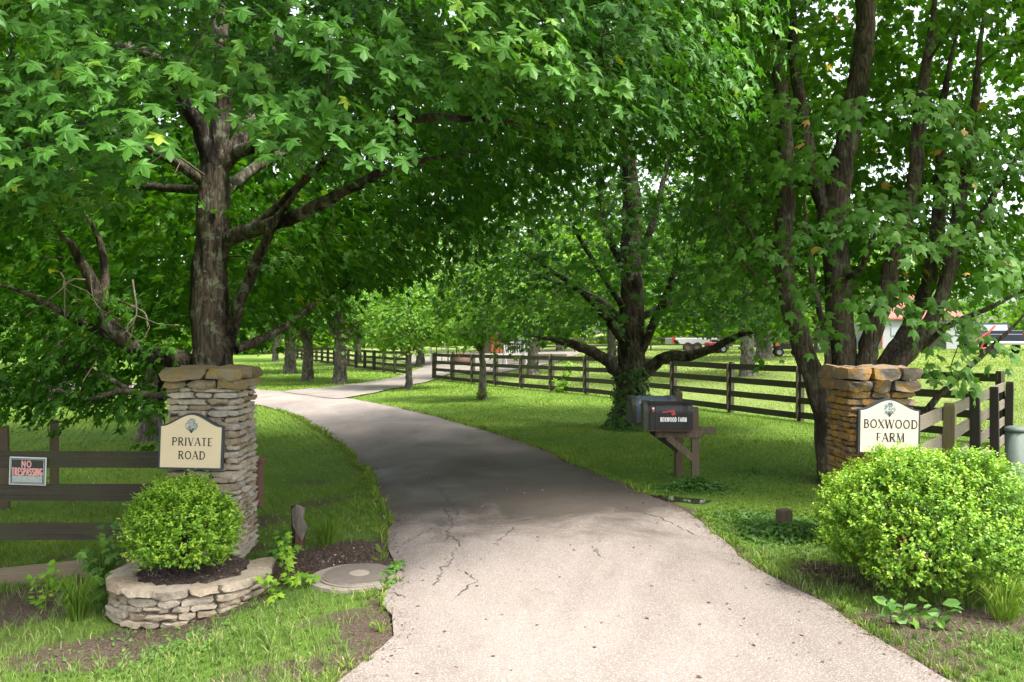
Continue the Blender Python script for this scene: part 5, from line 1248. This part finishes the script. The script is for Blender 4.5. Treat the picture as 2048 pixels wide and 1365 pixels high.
def tuft(x, y, n, h, spread, name='grass_tuft', label='tuft of long grass', mat='grass', w=.007, tnt=(.1, .6)):
    a = rng.random(n) * 6.283; r = rng.random(n) * spread * .35; b = np.stack([x + np.cos(a) * r, y + np.sin(a) * r, 0 * a], 1); b[:, 2] = ground_z(b[:, 0], b[:, 1]) - .01
    hh = h * (.5 + .6 * rng.random(n)); ln = spread * (.3 + rng.random(n)); out = np.stack([np.cos(a), np.sin(a), 0 * a], 1)
    c = rng.random(n) * 6.283; W3 = np.stack([np.cos(c), np.sin(c), 0 * c], 1) * w / 2
    m1 = b + out * (ln * .35)[:, None] + np.array([0, 0, 1.0]) * (hh * .7)[:, None]; m2 = b + out * (ln * .75)[:, None] + np.array([0, 0, 1.0]) * hh[:, None]; tip = b + out * (ln * 1.1)[:, None] + np.array([0, 0, 1.0]) * (hh * .82)[:, None]
    V = np.stack([b - W3, b + W3, m1 + W3, m1 - W3, m2 + W3 * .7, m2 - W3 * .7, tip], 1).reshape(-1, 3); q = np.arange(n)[:, None] * 7
    Fc = np.stack([q + [0, 1, 2], q + [0, 2, 3], q + [3, 2, 4], q + [3, 4, 5], q + [5, 4, 6]], 1).reshape(-1, 3)
    return V, Fc, np.repeat(rng.uniform(*tnt, n), 7)
def tuft_obj(label, x, y, n, h, spread, **kw):
    V, Fc, tt = tuft(x, y, n, h, spread, **kw); b = np.array([x, y, gz(x, y)])
    t = thing('grass_tuft', label, 'grass', tuple(b)); new_obj('blades', np_mesh('blades', V - b, Fc, tt), M['grass'], t); return t
tuft_obj('fountain of long grass beside the split grey stake', -1.78, 7.62, 160, .26, .17, tnt=(0, .5))
tuft_obj('long dark grass against the left end of the curved planter', -3.30, 6.05, 220, .34, .14, tnt=(0, .35))
tuft_obj('tall thin grass under the wide boxwood', 3.35, 5.42, 120, .3, .2, tnt=(.2, .8))
tuft_obj('long grass between the mossy fence and the planter', -3.62, 7.05, 200, .36, .2, tnt=(0, .3))
tuft_obj('grass tuft round the young lawn maple', -.92, 24.55, 160, .26, .2, w=.02, tnt=(.2, .7))
def leafy(name, label, stems, mat, ls, n_leaf, tmpl=(TRI_V, TRI_F), cat='weed'):
    """stems: list of world polylines with leaves along them"""
    b = np.array([stems[0][0][0], stems[0][0][1], gz(stems[0][0][0], stems[0][0][1])])
    t = thing(name, label, cat, tuple(b)); m = MB(); pos = []
    for s_ in stems:
        p, _ = resample(np.array(s_) - b, .03); m.tube(p, np.linspace(.004, .002, len(p)), 5, False); pos.append(p[1:])
    m.build('stem', M[mat], t); pos = np.concatenate(pos); k = rng.integers(0, len(pos), n_leaf)
    off = rng.normal(0, 1, (n_leaf, 3)); off[:, 2] *= .4; off = unit(off)
    nr = np.array([0, -.35, 1.0]) + rng.normal(0, .4, (n_leaf, 3))
    new_obj('leaves', leaf_mesh('leaves', pos[k] + off * ls * .7, nr, off, ls * (.6 + .7 * rng.random(n_leaf)), rng.random(n_leaf), *tmpl), M[mat], t)
    return t
def st_(pts): return [np.array([x, y, gz(x, y) + z]) for x, y, z in pts]
leafy('vine_weed', 'bright yellow-green vine climbing the right end of the curved planter', [st_([(-1.78, 6.35, 0), (-1.84, 6.5, .18), (-1.90, 6.6, .36)]), st_([(-1.78, 6.35, .0), (-1.68, 6.25, .06), (-1.55, 6.2, .07)]), st_([(-1.8, 6.2, 0), (-1.86, 6.12, .12), (-1.9, 6.08, .16)])], 'vine', .06, 100)
leafy('leafy_weed', 'tall leafy weed in front of the kick board', [st_([(-3.75, 6.4, 0), (-3.74, 6.42, .2), (-3.7, 6.45, .36)]), st_([(-3.8, 6.4, 0), (-3.83, 6.4, .25)])], 'vine', .07, 40)
leafy('leafy_weed', 'dark tangled weed at the left end of the planter', [st_([(-3.22, 6.5, 0), (-3.25, 6.5, .3), (-3.3, 6.5, .6)]), st_([(-3.3, 6.4, 0), (-3.36, 6.4, .25), (-3.42, 6.35, .45)]), st_([(-3.2, 6.3, 0), (-3.2, 6.25, .3)])], 'weed', .07, 110)
leafy('leafy_weed', 'low weed creeping between the manhole cover and the drive', [st_([(-1.05, 6.15, 0), (-.98, 6.35, .05), (-.92, 6.55, .06)]), st_([(-1.1, 6.1, 0), (-.95, 6.2, .05)])], 'weed', .045, 130)
leafy('leafy_weed', 'small yellow seedling in front of the manhole cover', [st_([(-1.78, 5.95, 0), (-1.76, 5.96, .09)])], 'vine', .07, 9)
leafy('leafy_weed', 'broad dark leaves between the pale pillar and the stake', [st_([(-2.16, 7.4, 0), (-2.14, 7.4, .25)]), st_([(-2.2, 7.3, 0), (-2.12, 7.3, .16)]), st_([(-2.05, 7.35, 0), (-2.0, 7.3, .12)])], 'weed', .08, 70)
leafy('leafy_weed', 'broad-leaved dock under the front of the wide boxwood', [st_([(2.55, 5.35, 0), (2.5, 5.3, .16)]), st_([(2.6, 5.33, 0), (2.72, 5.28, .15)]), st_([(2.8, 5.3, 0), (2.85, 5.25, .14)])], 'weed', .09, 34, (OVAL_V, OVAL_F))
leafy('sapling', 'leafy sapling growing through the long dark board fence', [st_([(1.9, 28.4, 0), (1.95, 28.4, .7), (2.1, 28.4, 1.1)]), st_([(1.7, 28.3, 0), (1.6, 28.3, .5)])], 'vine', .16, 130, cat='sapling')
def cover(name, cx, cy, rx, ry, n, size, hmax, mat, tn=(0, .6)):
    a = rng.random(n) * 6.283; r = np.abs(rng.normal(0, .55, n)); x, y = cx + np.cos(a) * r * rx, cy + np.sin(a) * r * ry
    k = (r < 1.6) & ~in_poly(x, y, DRIVE); x, y, r = x[k], y[k], r[k]; n = len(x)
    p = np.stack([x, y, ground_z(x, y) + rng.random(n) * hmax * np.maximum(.15, 1.05 - r)], 1)
    return tag(new_obj(name, leaf_mesh(name, p, np.array([0, -.15, 1.0]) + rng.normal(0, .45, (n, 3)), rng.normal(0, 1, (n, 3)), size * (.5 + .8 * rng.random(n)), rng.uniform(*tn, n), OVAL_V, OVAL_F), M[mat]), kind='stuff')
cover('ground_cover', 2.75, 7.9, .75, .85, 3200, .05, .09, 'weed')
cover('ground_cover', 2.35, 10.2, .55, .35, 2200, .05, .16, 'weed', (0, .45))
cover('ground_cover', 2.55, 8.5, .4, .45, 1000, .045, .06, 'weed')
cover('ground_cover', 4.9, 8.7, 1.3, .9, 3000, .06, .25, 'weed', (.3, 1))
cover('clover', 3.5, 11.5, 2.6, 2.4, 5000, .03, .05, 'weed', (.2, .9))
cover('clover', -2.2, 5.2, 1.2, .9, 900, .03, .05, 'weed', (.2, .9))
cover('clover', 3.4, 4.9, .9, .6, 900, .035, .05, 'weed', (.4, 1))
# debris along the drive edges and grass hanging over them
k = (EDGE[:, 1] > 4) & (EDGE[:, 1] < 22); ep = EDGE[k]; n = 5200; q = rng.integers(0, len(ep), n)
sgn = np.where(q < k[:260].sum(), 1, -1)
ex = ep[q, 0] + sgn * np.abs(rng.normal(0, .07, n)) + rng.normal(0, .03, n); ey = ep[q, 1] + rng.uniform(-.1, .1, n)
tag(new_obj('edge_debris', leaf_mesh('edge_debris', np.stack([ex, ey, ground_z(ex, ey) + .024], 1), np.array([0, 0, 1.0]) + rng.normal(0, .35, (n, 3)), rng.normal(0, 1, (n, 3)), rng.uniform(.008, .03, n), rng.random(n), KITE_V * [.5, 1, 1], KITE_F), M['litter']), kind='stuff')
Vs, Fs, Ts, off = [], [], [], 0
for _ in range(420):
    q = rng.integers(0, len(ep)); sg = 1 if q < k[:260].sum() else -1
    tx_, ty_ = ep[q, 0] - sg * rng.uniform(-.02, .10), ep[q, 1] + rng.uniform(-.1, .1)
    if (tx_ - pc[0]) ** 2 / .3 + (ty_ - pc[1] + .2) ** 2 / .3 < 1: continue
    if soil_at(np.array([tx_]), np.array([ty_]))[0] > .45 and rng.random() < .8: continue
    v_, f_, t__ = tuft(tx_, ty_, int(rng.integers(5, 16)), rng.uniform(.05, .11), rng.uniform(.04, .08), w=.006 + .0004 * ty_, tnt=(.1, .95))
    Vs.append(v_); Fs.append(f_ + off); Ts.append(t__); off += len(v_)
tag(new_obj('edge_grass', np_mesh('edge_grass', np.concatenate(Vs), np.concatenate(Fs), np.concatenate(Ts)), M['grass']), kind='stuff')
# fallen leaves and twigs on the drive
n = 190; yy = np.exp(rng.uniform(math.log(4.2), math.log(14), n)); Lx = np.interp(yy, DLs[:, 1], DLs[:, 0]); Rx = np.interp(yy, DRs[:, 1], DRs[:, 0]); tt = rng.uniform(.03, .97, n); xx = Lx + (Rx - Lx) * tt
zz = ground_z(xx, yy) + .012 + .02 * (1 - (2 * tt - 1) ** 2) + .008
szz = rng.uniform(.012, .04, n)
tag(new_obj('fallen_leaves', leaf_mesh('fallen_leaves', np.stack([xx, yy, zz], 1), np.array([0, 0, 1.0]) + rng.normal(0, .2, (n, 3)), rng.normal(0, 1, (n, 3)), szz, rng.random(n), KITE_V, KITE_F), M['litter']), kind='stuff')
